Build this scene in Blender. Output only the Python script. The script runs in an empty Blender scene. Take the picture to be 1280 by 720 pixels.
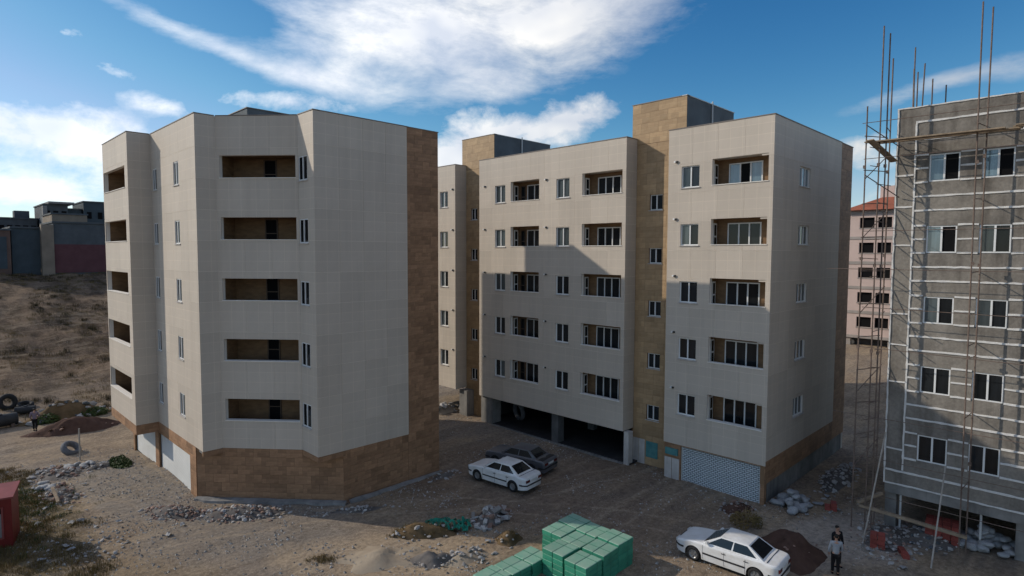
import bpy, bmesh, math, random
from mathutils import Vector, Matrix, noise

random.seed(7)
SC = bpy.context.scene
COL = SC.collection
R = math.radians

# ------------------------------------------------------------------ camera
cam_d = bpy.data.cameras.new('camera'); cam = bpy.data.objects.new('camera', cam_d); COL.objects.link(cam)
SC.camera = cam
cam_d.sensor_width = 36.0; cam_d.lens = 742.5 / 1280 * 36.0
cam_d.clip_start = 0.1; cam_d.clip_end = 40000
_p, _r, _y = R(-3.341), R(0.178), R(44.794)
_F = Vector((math.cos(_y) * math.cos(_p), math.sin(_y) * math.cos(_p), math.sin(_p)))
_r0 = Vector((math.sin(_y), -math.cos(_y), 0)); _u0 = _r0.cross(_F)
_R = math.cos(_r) * _r0 + math.sin(_r) * _u0; _U = -math.sin(_r) * _r0 + math.cos(_r) * _u0
M = Matrix((_R, _U, -_F)).transposed().to_4x4(); M.translation = (0, 0, 12.843)
cam.matrix_world = M

# ------------------------------------------------------------------ sun and sky
SUN_TO = Vector((-1.0, 1.65, 1.02)).normalized()
sun_d = bpy.data.lights.new('sun', 'SUN'); sun = bpy.data.objects.new('sun', sun_d); COL.objects.link(sun)
sun_d.energy = 3.0; sun_d.angle = R(0.55); sun_d.color = (1.0, 0.90, 0.76)
sun.rotation_euler = (-SUN_TO).to_track_quat('-Z', 'Y').to_euler()
sun.location = (-30, 60, 60)

SC.view_settings.view_transform = 'Standard'; SC.view_settings.look = 'None'
SC.view_settings.gamma = 1.0; SC.view_settings.use_curve_mapping = False
SC.view_settings.exposure = 0.09
cy = SC.cycles
cy.max_bounces = 5; cy.diffuse_bounces = 3; cy.glossy_bounces = 2; cy.transmission_bounces = 2; cy.transparent_max_bounces = 4
cy.use_adaptive_sampling = True; cy.adaptive_threshold = 0.02; cy.use_denoising = True; cy.caustics_reflective = False; cy.caustics_refractive = False

world = bpy.data.worlds.new('World'); SC.world = world; world.use_nodes = True
world.cycles.sampling_method = 'MANUAL'; world.cycles.sample_map_resolution = 512

class NT:
    """small node helper"""
    def __init__(s, nt): s.nt = nt; s.n = nt.nodes; s.l = nt.links
    def new(s, t, **kw):
        n = s.n.new(t)
        for k, v in kw.items(): setattr(n, k, v)
        return n
    def put(s, sock, v):
        if v is None: return
        if hasattr(v, 'is_output') or isinstance(v, bpy.types.NodeSocket): s.l.new(v, sock)
        else:
            if isinstance(v, (tuple, list)) and len(v) == 3 and sock.type == 'RGBA': v = (*v, 1)
            sock.default_value = v
    def m(s, op, a, b=None, c=None, clamp=False):
        n = s.new('ShaderNodeMath', operation=op); n.use_clamp = clamp
        s.put(n.inputs[0], a); s.put(n.inputs[1], b) if b is not None else None
        if c is not None: s.put(n.inputs[2], c)
        return n.outputs[0]
    def mix(s, f, a, b, blend='MIX'):
        n = s.new('ShaderNodeMix', data_type='RGBA', blend_type=blend)
        s.put(n.inputs[0], f); s.put(n.inputs[6], a); s.put(n.inputs[7], b)
        return n.outputs[2]
    def noise(s, vec, scale, detail=4, rough=.55, dist=0.0, dim='3D'):
        n = s.new('ShaderNodeTexNoise'); n.noise_dimensions = dim
        s.put(n.inputs['Vector'], vec) if vec is not None else None
        n.inputs['Scale'].default_value = scale; n.inputs['Detail'].default_value = detail
        n.inputs['Roughness'].default_value = rough; n.inputs['Distortion'].default_value = dist
        return n.outputs[0]
    def ramp(s, f, stops, interp='LINEAR'):
        n = s.new('ShaderNodeValToRGB'); cr = n.color_ramp; cr.interpolation = interp
        while len(cr.elements) < len(stops): cr.elements.new(.5)
        for e, (p, c) in zip(cr.elements, stops):
            e.position = p; e.color = (c, c, c, 1) if not isinstance(c, (tuple, list)) else (*c[:3], 1)
        s.put(n.inputs[0], f); return n.outputs[0]
    def mapv(s, vec, scale=(1, 1, 1), rot=(0, 0, 0), loc=(0, 0, 0)):
        n = s.new('ShaderNodeMapping'); s.put(n.inputs[0], vec)
        n.inputs['Scale'].default_value = scale; n.inputs['Rotation'].default_value = rot; n.inputs['Location'].default_value = loc
        return n.outputs[0]

def build_sky():
    w = NT(world.node_tree)
    bg = world.node_tree.nodes['Background']
    sky = w.new('ShaderNodeTexSky', sky_type='NISHITA'); sky.sun_disc = False
    sky.sun_elevation = math.asin(SUN_TO.z); sky.sun_rotation = math.atan2(SUN_TO.x, SUN_TO.y)
    sky.altitude = 1300; sky.air_density = 1.0; sky.dust_density = 0.6; sky.ozone_density = 2.4
    tc = w.new('ShaderNodeTexCoord'); d = tc.outputs['Generated']
    sep = w.new('ShaderNodeSeparateXYZ'); w.put(sep.inputs[0], d)
    # compass bearing measured from the street's own diagonal (degrees, positive towards -Y) and elevation in degrees
    rx = w.m('ADD', w.m('MULTIPLY', sep.outputs[0], .7046), w.m('MULTIPLY', sep.outputs[1], -.7096))
    rf = w.m('ADD', w.m('MULTIPLY', sep.outputs[0], .7096), w.m('MULTIPLY', sep.outputs[1], .7046))
    az = w.m('MULTIPLY', w.m('ARCTAN2', rx, rf), 57.2958)
    el = w.m('MULTIPLY', w.m('ARCSINE', sep.outputs[2]), 57.2958)
    cmb = w.new('ShaderNodeCombineXYZ'); w.put(cmb.inputs[0], az); w.put(cmb.inputs[1], el)
    ae = cmb.outputs[0]
    # wispy fields: streaks lean down to the right, plus lumpy cumulus
    warp = w.noise(w.mapv(ae, (.05, .08, 1)), 1.0, 2)
    wv = w.new('ShaderNodeVectorMath', operation='ADD'); w.put(wv.inputs[0], ae)
    wc = w.new('ShaderNodeCombineXYZ'); w.put(wc.inputs[0], w.m('MULTIPLY', warp, 7.0)); w.put(wc.inputs[1], w.m('MULTIPLY', warp, 5.0)); w.put(wv.inputs[1], wc.outputs[0])
    wae = wv.outputs[0]
    n1 = w.noise(w.mapv(wae, (.060, .15, 1), (0, 0, R(12))), 1.0, 9, .66)
    n2 = w.noise(w.mapv(wae, (.15, .24, 1)), 1.0, 8, .62)
    def blob(a, e, sa, se, rot, amp):
        ca, sn = math.cos(R(rot)), math.sin(R(rot))
        da = w.m('SUBTRACT', az, a); de = w.m('SUBTRACT', el, e)
        u = w.m('DIVIDE', w.m('ADD', w.m('MULTIPLY', da, ca), w.m('MULTIPLY', de, sn)), sa)
        v = w.m('DIVIDE', w.m('SUBTRACT', w.m('MULTIPLY', de, ca), w.m('MULTIPLY', da, sn)), se)
        g = w.m('EXPONENT', w.m('MULTIPLY', w.m('ADD', w.m('MULTIPLY', u, u), w.m('MULTIPLY', v, v)), -1.0))
        return w.m('MULTIPLY', g, amp)
    def total(bl):
        t = None
        for b in bl:
            g = blob(*b); t = g if t is None else w.m('ADD', t, g)
        return t
    CIR = [(-8, 19.6, 12, 3.8, 5, .66), (7, 21.0, 10, 2.9, 9, .52), (-27.5, 17.4, 8, .8, -16, .42), (-18, 15.2, 6, 1.2, -8, .36), (-27, 20.8, 5, 1.0, -16, -.30),
           (-1, 15.4, 8, 1.6, 10, .40), (-15, 26, 15, 4, 0, .42), (34.5, 12.9, 5, .7, 12, .38), (41, 13.4, 3, .9, 5, .34), (10, 27, 10, 2.5, 10, .30)]
    CUM = [(-20.5, 13.2, 6, .9, 2, .44), (-37, 8.6, 8, 2.4, -8, .66), (-41, 4.8, 9, 1.5, 0, .44), (-3.5, 10.2, 6, 2.8, 10, .56), (5, 12.4, 7, 1.7, 12, .46), (-6, 7, 6, 2, 0, .36),
           (30.5, 8.2, 4, 1.6, 15, .38), (36, 4.5, 6, 1.8, 0, .36), (-33.5, 14.2, 1.9, .6, -15, .27), (-30, 11.8, 3.0, .8, -10, .26), (-36, 16.2, 1.2, .5, 0, .24), (8, 7, 9, 1.6, 0, .30)]
    # the same kind of broken cloud goes on outside the picture
    out_ = w.noise(w.mapv(ae, (.022, .05, 1), loc=(3.1, 1.7, 0)), 1.0, 2)
    far = w.m('MULTIPLY', w.m('SUBTRACT', w.m('ABSOLUTE', az), 50), .05, clamp=True)
    up = w.m('MULTIPLY', w.m('SUBTRACT', el, 30), .06, clamp=True)
    far = w.m('MAXIMUM', far, up)
    ext = w.m('MULTIPLY', w.m('MULTIPLY', w.ramp(out_, [(.39, 0.0), (.63, 1.0)]), .55), far)
    t1 = w.m('ADD', total(CIR), ext); k1 = w.m('MULTIPLY', t1, 5.0, clamp=True)
    a1 = w.m('ADD', t1, w.m('MULTIPLY', w.m('MULTIPLY', w.m('SUBTRACT', n1, .5), 1.6), k1))
    c1 = w.m('POWER', w.m('MULTIPLY', w.m('SUBTRACT', a1, .10), 1.65, clamp=True), 1.15)
    t2 = w.m('ADD', total(CUM), w.m('MULTIPLY', ext, .6)); k2 = w.m('MULTIPLY', t2, 5.0, clamp=True)
    a2 = w.m('ADD', t2, w.m('MULTIPLY', w.m('MULTIPLY', w.m('SUBTRACT', n2, .5), 1.6), k2))
    c2 = w.m('MULTIPLY', w.m('SUBTRACT', a2, .18), 2.8, clamp=True)
    cov = w.m('MAXIMUM', w.m('MULTIPLY', c1, .94), w.m('MULTIPLY', c2, .90))
    shade = w.noise(w.mapv(wae, (.10, .16, 1), loc=(0, 2.3, 0)), 1.0, 3, .55)
    ccol = w.mix(w.ramp(shade, [(.36, 0.0), (.62, 1.0)]), (5.6, 6.0, 6.8), (8.6, 8.5, 8.3))
    # deep clear-air blue: red and green fall off faster than blue where the sky is dark
    sr = w.new('ShaderNodeSeparateColor'); w.put(sr.inputs[0], sky.outputs[0]); K = .117
    def fall(ch, a, p, cap): return w.m('MULTIPLY', ch, w.m('MINIMUM', w.m('MULTIPLY', w.m('POWER', w.m('MULTIPLY', ch, K), p), a), cap))
    cc = w.new('ShaderNodeCombineColor'); w.put(cc.inputs[0], fall(sr.outputs[0], 3.36, 1.2, .95)); w.put(cc.inputs[1], fall(sr.outputs[1], 1.39, .4, 1.0)); w.put(cc.inputs[2], sr.outputs[2])
    base = w.mix(w.m('MULTIPLY', w.m('DIVIDE', w.m('SUBTRACT', 8.0, el), 9.0, clamp=True), .35), cc.outputs[0], (6.2, 7.0, 7.4))
    dt = w.new('ShaderNodeVectorMath', operation='DOT_PRODUCT'); w.put(dt.inputs[0], d); dt.inputs[1].default_value = SUN_TO
    ccol = w.mix(1.0, ccol, w.m('ADD', .84, w.m('MULTIPLY', w.m('MAXIMUM', dt.outputs['Value'], 0.0), .75)), 'MULTIPLY')
    up_only = w.m('MULTIPLY', w.m('ADD', el, 0.0), .5, clamp=True)
    colr = w.mix(w.m('MULTIPLY', cov, up_only), base, ccol)
    w.put(bg.inputs[0], colr); bg.inputs[1].default_value = 0.11
build_sky()

# ------------------------------------------------------------------ materials
MATS = {}
def mat(name, col, rough=.8, spec=.3, metal=0.0, var=0.0, nscale=0, namt=.0, bump=0.0, bscale=40, coord='Object', col2=None, coat=0.0, detail=5, stretch=(1, 1, 1), grime=0.0):
    """principled with optional noise between col and col2, per-object random value and bump"""
    m = bpy.data.materials.new(name); m.use_nodes = True; MATS[name] = m
    w = NT(m.node_tree); b = m.node_tree.nodes['Principled BSDF']
    b.inputs['Roughness'].default_value = rough; b.inputs['Specular IOR Level'].default_value = spec; b.inputs['Metallic'].default_value = metal
    b.inputs['Coat Weight'].default_value = coat
    c = (*col, 1)
    tc = w.new('ShaderNodeTexCoord'); v = tc.outputs[coord]
    if coord == 'World':
        pass
    out = None
    if nscale:
        f = w.noise(w.mapv(v, stretch), nscale, detail, .6)
        f = w.ramp(f, [(.32, 0.0), (.68, 1.0)])
        c2 = col2 if col2 else tuple(x * (1 - namt) for x in col)
        out = w.mix(f, c, (*c2, 1))
    if grime:
        geo = w.new('ShaderNodeNewGeometry')
        g = w.noise(w.mapv(geo.outputs['Position'], (.35, .35, .12)), 1.0, 6, .6)
        g2 = w.ramp(g, [(.40, 1.0 - grime), (.62, 1.0)])
        gs = w.noise(w.mapv(geo.outputs['Position'], (2.6, 2.6, .16), loc=(3, 8, 0)), 1.0, 5, .6)
        g2 = w.mix(1.0, g2, w.ramp(gs, [(.34, 1.0 - grime), (.50, 1.0)]), 'MULTIPLY')
        out = w.mix(1.0, out if out is not None else c, g2, 'MULTIPLY')
    if var:
        oi = w.new('ShaderNodeObjectInfo')
        k = w.m('ADD', w.m('MULTIPLY', oi.outputs['Random'], 2 * var), 1 - var)
        out = w.mix(1.0, out if out is not None else c, k, 'MULTIPLY')
    if out is None: b.inputs['Base Color'].default_value = c
    else: w.put(b.inputs['Base Color'], out)
    if bump:
        f = w.noise(w.mapv(v, stretch), bscale, 4, .6)
        bn = w.new('ShaderNodeBump'); bn.inputs['Strength'].default_value = bump; bn.inputs['Distance'].default_value = .02
        w.put(bn.inputs['Height'], f); w.put(b.inputs['Normal'], bn.outputs[0])
    return m

mat('cream', (.555, .488, .413), .62, .35, var=.05, nscale=.8, namt=.06, grime=.05, bump=.05, bscale=18)
def cream_joints():
    m = MATS['cream']; w = NT(m.node_tree); b = m.node_tree.nodes['Principled BSDF']
    src = b.inputs['Base Color'].links[0].from_socket
    tc = w.new('ShaderNodeTexCoord'); br = w.new('ShaderNodeTexBrick'); br.offset = 0.0
    w.put(br.inputs['Vector'], w.mapv(tc.outputs['Object'], (1, 1, 1), (R(-90), 0, 0)))
    br.inputs['Scale'].default_value = 1.0; br.inputs['Brick Width'].default_value = .635; br.inputs['Row Height'].default_value = .5167; br.inputs['Mortar Size'].default_value = .011
    br.inputs['Color1'].default_value = (1, 1, 1, 1); br.inputs['Color2'].default_value = (.965, .965, .96, 1); br.inputs['Mortar'].default_value = (1.15, 1.14, 1.12, 1)
    w.put(b.inputs['Base Color'], w.mix(1.0, src, br.outputs[0], 'MULTIPLY'))
cream_joints()
def mottle(name, bw, rh, lo, hi):
    """each stone piece is laid from smaller slips of uneven tone"""
    m = MATS[name]; w = NT(m.node_tree); b = m.node_tree.nodes['Principled BSDF']; src = b.inputs['Base Color'].links[0].from_socket
    tc = w.new('ShaderNodeTexCoord'); oi = w.new('ShaderNodeObjectInfo'); br = w.new('ShaderNodeTexBrick')
    av = w.new('ShaderNodeVectorMath', operation='ADD'); w.put(av.inputs[0], w.mapv(tc.outputs['Object'], (1, 1, 1), (R(-90), 0, 0)))
    cb = w.new('ShaderNodeCombineXYZ'); w.put(cb.inputs[0], w.m('MULTIPLY', w.m('FLOOR', w.m('MULTIPLY', oi.outputs['Random'], 97)), bw * 2)); w.put(av.inputs[1], cb.outputs[0]); w.put(br.inputs['Vector'], av.outputs[0])
    br.inputs['Scale'].default_value = 1.0; br.inputs['Brick Width'].default_value = bw; br.inputs['Row Height'].default_value = rh; br.inputs['Mortar Size'].default_value = .004; br.inputs['Bias'].default_value = -.1
    br.inputs['Color1'].default_value = (lo, lo, lo, 1); br.inputs['Color2'].default_value = (hi, hi, hi, 1); br.inputs['Mortar'].default_value = (.7, .7, .7, 1)
    w.put(b.inputs['Base Color'], w.mix(1.0, src, br.outputs[0], 'MULTIPLY'))
mat('cream_grout', (.78, .74, .68), .9, .1)
mat('cream_wall', (.52, .475, .42), .8, .2)
mat('brown_stone', (.365, .212, .122), .62, .3, var=.16, nscale=2.2, col2=(.26, .148, .082), stretch=(1, 1, 4), bump=.25, bscale=12, detail=6)
mat('brown_grout', (.25, .155, .09), .9, .1)
mat('ochre_stone', (.46, .32, .185), .6, .3, var=.10, nscale=1.6, col2=(.38, .25, .135), stretch=(1, 1, 4), bump=.2, bscale=12, detail=6)
mat('capping', (.20, .17, .15), .5, .4)
mat('white_frame', (.72, .73, .73), .45, .4)
mat('frame_dirty', (.55, .56, .55), .5, .4)
mat('marble', (.58, .55, .52), .45, .4, nscale=3, col2=(.40, .37, .35), stretch=(1, 1, .4))
mat('shutter', (.56, .57, .56), .45, .45, metal=.0, nscale=.6, namt=.15)
mat('dark_scrub', (.045, .040, .018), .8, .15, nscale=.5, col2=(.075, .055, .028))
mat('parking_shade', (.05, .05, .052), .9, .15, nscale=1, namt=.4)  # shade of the open parking bay, put into the surface colour
mat('door_brown', (.10, .07, .05), .6, .3)
mat('shutter_blue', (.42, .47, .50), .45, .45, nscale=.6, namt=.15)
mat('concrete', (.30, .29, .275), .9, .15, nscale=1.3, namt=.35, bump=.3, bscale=9, grime=.25)
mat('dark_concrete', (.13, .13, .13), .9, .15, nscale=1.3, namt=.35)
mat('render_blue', (.13, .15, .165), .85, .2, nscale=1.0, namt=.3)
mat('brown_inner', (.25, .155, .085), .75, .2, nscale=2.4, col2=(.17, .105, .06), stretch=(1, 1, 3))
mat('foam', (.72, .71, .69), .9, .1, nscale=6, namt=.18)
mat('rust_steel', (.11, .075, .06), .75, .35, nscale=5, col2=(.19, .145, .12))
mat('steel_pale', (.42, .38, .33), .6, .4, nscale=4, namt=.3)
mat('plank', (.36, .28, .20), .85, .2, nscale=3, namt=.4, stretch=(.2, 1, 1))
mat('pink_render', (.60, .47, .42), .9, .1, nscale=.5, namt=.12)
mat('band_grey', (.38, .34, .31), .9, .1, nscale=1, namt=.2)
mat('roof_tile', (.36, .12, .07), .85, .2, nscale=1.2, namt=.3)
mat('hole', (.012, .012, .013), .95, .02)
mat('lamp_white', (.8, .8, .78), .4, .4)
mat('rubber', (.025, .025, .026), .8, .3, nscale=6, namt=.4)
mat('grey_rubber', (.16, .165, .18), .8, .25, nscale=5, namt=.4)
mat('car_white', (.74, .75, .76), .30, .5, coat=.5, nscale=2.2, col2=(.62, .61, .59), stretch=(1, 1, 2.5))
mat('car_grey', (.085, .085, .095), .35, .5, coat=.4)
mat('car_trim', (.02, .02, .022), .55, .35)
mat('car_glass', (.012, .014, .016), .06, .6)
mat('rim', (.30, .31, .32), .35, .5, metal=.6)
mat('tail_red', (.09, .012, .012), .25, .5)
mat('head_glass', (.55, .57, .58), .15, .6)
mat('plate', (.55, .56, .54), .5, .3)
mat('red_paint', (.17, .010, .009), .5, .4, nscale=2, namt=.3)
mat('red_paint_pale', (.26, .06, .055), .55, .35, nscale=2, namt=.3)
mat('green_wrap', (.17, .36, .265), .55, .35, var=.12, nscale=1.7, col2=(.26, .38, .30), bump=.3, bscale=7)
mat('green_side', (.045, .27, .17), .5, .35, var=.12, nscale=2.5, col2=(.03, .20, .13), bump=.3, bscale=9)
mat('green_net', (.03, .28, .19), .7, .2, nscale=4, namt=.5)
mat('strap', (.05, .20, .14), .5, .3)
mat('teal_poster', (.05, .18, .20), .5, .3, nscale=3, col2=(.10, .27, .26))
mat('white_sack', (.36, .365, .37), .75, .2, var=.2, nscale=4, namt=.3)
mat('red_crate', (.28, .065, .05), .6, .3, var=.25, nscale=3, namt=.3)
mat('gravel', (.46, .44, .41), .9, .15, nscale=7, col2=(.13, .115, .10), detail=1)
mat('stone', (.34, .32, .30), .9, .15, var=.35, nscale=4, namt=.25)
mat('stone_red', (.30, .20, .16), .9, .15, var=.3, nscale=4, namt=.25)
mat('block_pale', (.44, .425, .41), .9, .15, var=.25, nscale=4, namt=.25)
mat('soil_dark', (.105, .062, .048), .95, .1, nscale=2.2, namt=.35, bump=.8, bscale=9)
mat('soil_grey', (.175, .158, .145), .95, .1, nscale=2.0, namt=.4, bump=.8, bscale=9)
mat('sand', (.37, .31, .235), .95, .1, nscale=1.2, col2=(.29, .235, .175), bump=.9, bscale=7)
mat('spoil', (.17, .115, .065), .95, .1, nscale=1.4, col2=(.09, .065, .035), bump=.8, bscale=8)
mat('leaf', (.045, .085, .022), .7, .2, var=.2, nscale=2, col2=(.06, .075, .02))
mat('dry_leaf', (.20, .135, .055), .8, .15, nscale=.4, col2=(.10, .085, .035))
mat('skin', (.36, .21, .15), .6, .3)
mat('cloth_black', (.012, .012, .014), .85, .15)
mat('cloth_grey', (.30, .33, .37), .85, .15, nscale=7, namt=.2)
mat('cloth_mauve', (.21, .17, .22), .85, .15, nscale=7, namt=.2)
mat('hair', (.012, .010, .009), .6, .3)
mat('block_dark', (0.101, 0.115, 0.128), .85, .2, nscale=.7, namt=.3)  # distance haze painted in: bluish tint on the dark and teal far blocks
mat('block_maroon', (0.135, 0.061, 0.068), .85, .2, nscale=.7, namt=.25)
mat('block_teal', (0.070, 0.092, 0.108), .85, .2, nscale=.7, namt=.25)
mat('block_tan', (.26, .215, .17), .85, .2, nscale=.7, namt=.25)
mat('block_brown', (.15, .10, .085), .85, .2, nscale=.7, namt=.25)
mat('block_light', (.24, .24, .24), .85, .2, nscale=.7, namt=.25)
mat('mountain', (.20, .18, .17), .95, .05, nscale=.02, namt=.3)
mat('dark_metal', (.03, .032, .035), .6, .35, nscale=2, namt=.4)

mottle('brown_stone', .435, .23, .80, 1.13); mottle('ochre_stone', .44, .31, .86, 1.10)
def glass(name, col, gl, rough=.04):
    m = bpy.data.materials.new(name); m.use_nodes = True; MATS[name] = m
    w = NT(m.node_tree); b = m.node_tree.nodes['Principled BSDF']
    oi = w.new('ShaderNodeObjectInfo')
    b.inputs['Roughness'].default_value = rough; b.inputs['IOR'].default_value = gl
    tc = w.new('ShaderNodeTexCoord')
    n = w.noise(w.mapv(tc.outputs['Object'], (6, 6, .7)), 1.0, 2)
    k = w.m('MULTIPLY', w.m('ADD', w.m('MULTIPLY', oi.outputs['Random'], .9), .55), w.m('ADD', n, .5))
    w.put(b.inputs['Base Color'], w.mix(1.0, (*col, 1), k, 'MULTIPLY'))
glass('pane_dark', (.014, .017, .020), 1.38)
glass('pane_teal', (.060, .075, .080), 1.5)
glass('pane_blue', (.10, .145, .17), 1.9)

def wet_grey():
    """cement render on the unfinished block: trowel patches, damp stains and vertical runs"""
    m = bpy.data.materials.new('cement'); m.use_nodes = True; MATS['cement'] = m
    w = NT(m.node_tree); b = m.node_tree.nodes['Principled BSDF']
    b.inputs['Roughness'].default_value = .92; b.inputs['Specular IOR Level'].default_value = .12
    g = w.new('ShaderNodeNewGeometry'); P = g.outputs['Position']
    a = w.noise(w.mapv(P, (.7, .7, .55)), 1.0, 7, .62)
    c = w.mix(w.ramp(a, [(.33, 0.0), (.66, 1.0)]), (.14, .127, .112), (.245, .225, .20))
    s = w.noise(w.mapv(P, (2.2, 2.2, .22), loc=(5, 2, 0)), 1.0, 5, .6)
    c = w.mix(w.ramp(s, [(.48, 0.0), (.66, .7)]), c, (.095, .085, .075))
    bl = w.noise(w.mapv(P, (.25, .25, .35), loc=(9, 1, 4)), 1.0, 3, .5)
    c = w.mix(w.ramp(bl, [(.40, .0), (.60, .55)]), c, (.30, .275, .24))
    f = w.noise(w.mapv(P, (9, 9, 9)), 1.0, 4)
    c = w.mix(.35, c, w.mix(1.0, c, w.ramp(f, [(.3, .55), (.7, 1.35)]), 'MULTIPLY'))
    w.put(b.inputs['Base Color'], c)
    bn = w.new('ShaderNodeBump'); bn.inputs['Strength'].default_value = .5; bn.inputs['Distance'].default_value = .03
    w.put(bn.inputs['Height'], w.noise(P, 5, 5)); w.put(b.inputs['Normal'], bn.outputs[0])
wet_grey()

def ground_mat():
    m = bpy.data.materials.new('dirt'); m.use_nodes = True; MATS['dirt'] = m
    w = NT(m.node_tree); b = m.node_tree.nodes['Principled BSDF']
    b.inputs['Roughness'].default_value = .96; b.inputs['Specular IOR Level'].default_value = .08
    g = w.new('ShaderNodeNewGeometry'); P = g.outputs['Position']
    sp = w.new('ShaderNodeSeparateXYZ'); w.put(sp.inputs[0], P); X, Y, Z = sp.outputs
    big = w.noise(P, .13, 5, .55); mid = w.noise(w.mapv(P, loc=(7, 3, 0)), .55, 7, .6); fine = w.noise(P, 5.0, 8, .68)
    gr = w.noise(w.mapv(P, loc=(1, 9, 0)), 14.0, 5, .7)
    c = w.mix(w.ramp(mid, [(.34, 0.0), (.66, 1.0)]), (.185, .150, .118), (.300, .248, .185))
    c = w.mix(w.ramp(big, [(.42, 0.0), (.62, .75)]), c, (.205, .190, .178))          # grey crushed stone patches
    c = w.mix(w.ramp(w.noise(w.mapv(P, loc=(20, 5, 0)), .3, 6, .6), [(.55, 0.0), (.70, .7)]), c, (.33, .27, .19))
    def spot(x, y, rx, ry, rot=0):
        ca, sa = math.cos(R(rot)), math.sin(R(rot))
        dx = w.m('SUBTRACT', X, x); dy = w.m('SUBTRACT', Y, y)
        u = w.m('DIVIDE', w.m('ADD', w.m('MULTIPLY', dx, ca), w.m('MULTIPLY', dy, sa)), rx)
        v = w.m('DIVIDE', w.m('SUBTRACT', w.m('MULTIPLY', dy, ca), w.m('MULTIPLY', dx, sa)), ry)
        q = w.m('ADD', w.m('MULTIPLY', u, u), w.m('MULTIPLY', v, v))
        return w.m('MULTIPLY', w.m('SUBTRACT', w.m('ADD', 1.15, w.m('MULTIPLY', w.m('SUBTRACT', mid, .5), 1.6)), q), 1.6, clamp=True)
    # weeds and dry grass soil on the left, worn gravel forecourt, pale sand, lime dust by the grey block
    c = w.mix(w.m('MULTIPLY', spot(3.0, 36, 2.6, 9, 0), .8), c, (.085, .070, .036))
    c = w.mix(w.m('MULTIPLY', spot(4.5, 24, 4.0, 6, 0), .35), c, (.16, .125, .075))
    c = w.mix(w.m('MULTIPLY', spot(8.0, 37.5, 2.4, 7.0, 4), .85), c, (.205, .196, .186))
    c = w.mix(w.m('MULTIPLY', spot(10.5, 27.5, 5.2, 3.2, -40), .72), c, (.195, .184, .172))
    c = w.mix(w.m('MULTIPLY', spot(13.5, 21.0, 5.0, 2.2, -45), .65), c, (.36, .30, .225))
    c = w.mix(w.m('MULTIPLY', spot(29.0, 7.5, 4.5, 2.2, -20), .6), c, (.36, .345, .33))
    c = w.mix(w.m('MULTIPLY', spot(32.0, 3.5, 3.0, 3.0, 0), .55), c, (.12, .11, .105))
    # hillside: brown scrubby soil
    hill = w.m('MULTIPLY', w.m('SUBTRACT', Y, 58), .08, clamp=True)
    hillx = w.m('MULTIPLY', w.m('SUBTRACT', 40, X), .1, clamp=True)
    hs = w.noise(w.mapv(P, (.45, .22, .5)), 1.0, 9, .72)
    hc = w.mix(w.ramp(hs, [(.41, 0.0), (.57, 1.0)]), (.042, .028, .019), (.150, .112, .082))
    c = w.mix(w.m('MULTIPLY', w.m('MULTIPLY', hill, hillx), .95), c, hc)
    # darker brown patch on the lane between the blocks
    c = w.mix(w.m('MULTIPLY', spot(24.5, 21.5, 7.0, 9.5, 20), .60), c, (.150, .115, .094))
    tr = w.noise(w.mapv(P, (.14, 1.5, 1), (0, 0, R(60))), 1.0, 4, .55)
    c = w.mix(w.ramp(tr, [(.52, 0.0), (.66, .38)]), c, (.32, .27, .205))
    c = w.mix(w.ramp(tr, [(.34, .38), (.45, 0.0)]), c, (.125, .105, .088))
    def track(cx, cy_, r, wd=.19, amt=.8, colr=(.30, .26, .21)):
        q = w.m('SQRT', w.m('ADD', w.m('POWER', w.m('SUBTRACT', X, cx), 2.0), w.m('POWER', w.m('SUBTRACT', Y, cy_), 2.0)))
        q = w.m('ADD', q, w.m('MULTIPLY', w.m('SUBTRACT', big, .5), 2.2))
        e = w.m('SUBTRACT', 1.0, w.m('DIVIDE', w.m('ABSOLUTE', w.m('SUBTRACT', q, r)), wd), clamp=True)
        return w.m('MULTIPLY', w.m('MULTIPLY', e, amt), w.ramp(mid, [(.35, .2), (.6, 1.0)])), colr
    for tk in ((31, 40, 20.0), (31, 40, 21.4), (31, 40, 23.2, .16, .4, (.11, .095, .08)), (2, 6, 23.0), (2, 6, 24.4), (2, 6, 25.6, .2, .4, (.12, .10, .085)), (26, -4, 19.5), (26, -4, 20.9), (-14, 26, 21.6, .15, .45), (-14, 26, 23.0, .15, .45)):
        f_, cl = track(*tk); c = w.mix(f_, c, cl)
    k = w.ramp(fine, [(.25, .50), (.75, 1.45)])
    c = w.mix(1.0, c, k, 'MULTIPLY')
    patch = w.ramp(w.noise(w.mapv(P, loc=(31, 4, 0)), .35, 5, .6), [(.40, .25), (.62, 1.0)])
    c = w.mix(w.m('MULTIPLY', w.ramp(gr, [(.54, 0.0), (.66, .75)]), patch), c, (.40, .375, .34))
    c = w.mix(w.m('MULTIPLY', w.ramp(gr, [(.30, .75), (.42, 0.0)]), patch), c, (.07, .06, .05))
    c = w.mix(1.0, c, (1.07, .99, .90), 'MULTIPLY')
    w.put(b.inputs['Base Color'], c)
    bn = w.new('ShaderNodeBump'); bn.inputs['Strength'].default_value = .75; bn.inputs['Distance'].default_value = .06
    w.put(bn.inputs['Height'], w.m('ADD', w.m('MULTIPLY', fine, .7), w.m('MULTIPLY', gr, .5)))
    w.put(b.inputs['Normal'], bn.outputs[0])
ground_mat()

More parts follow.
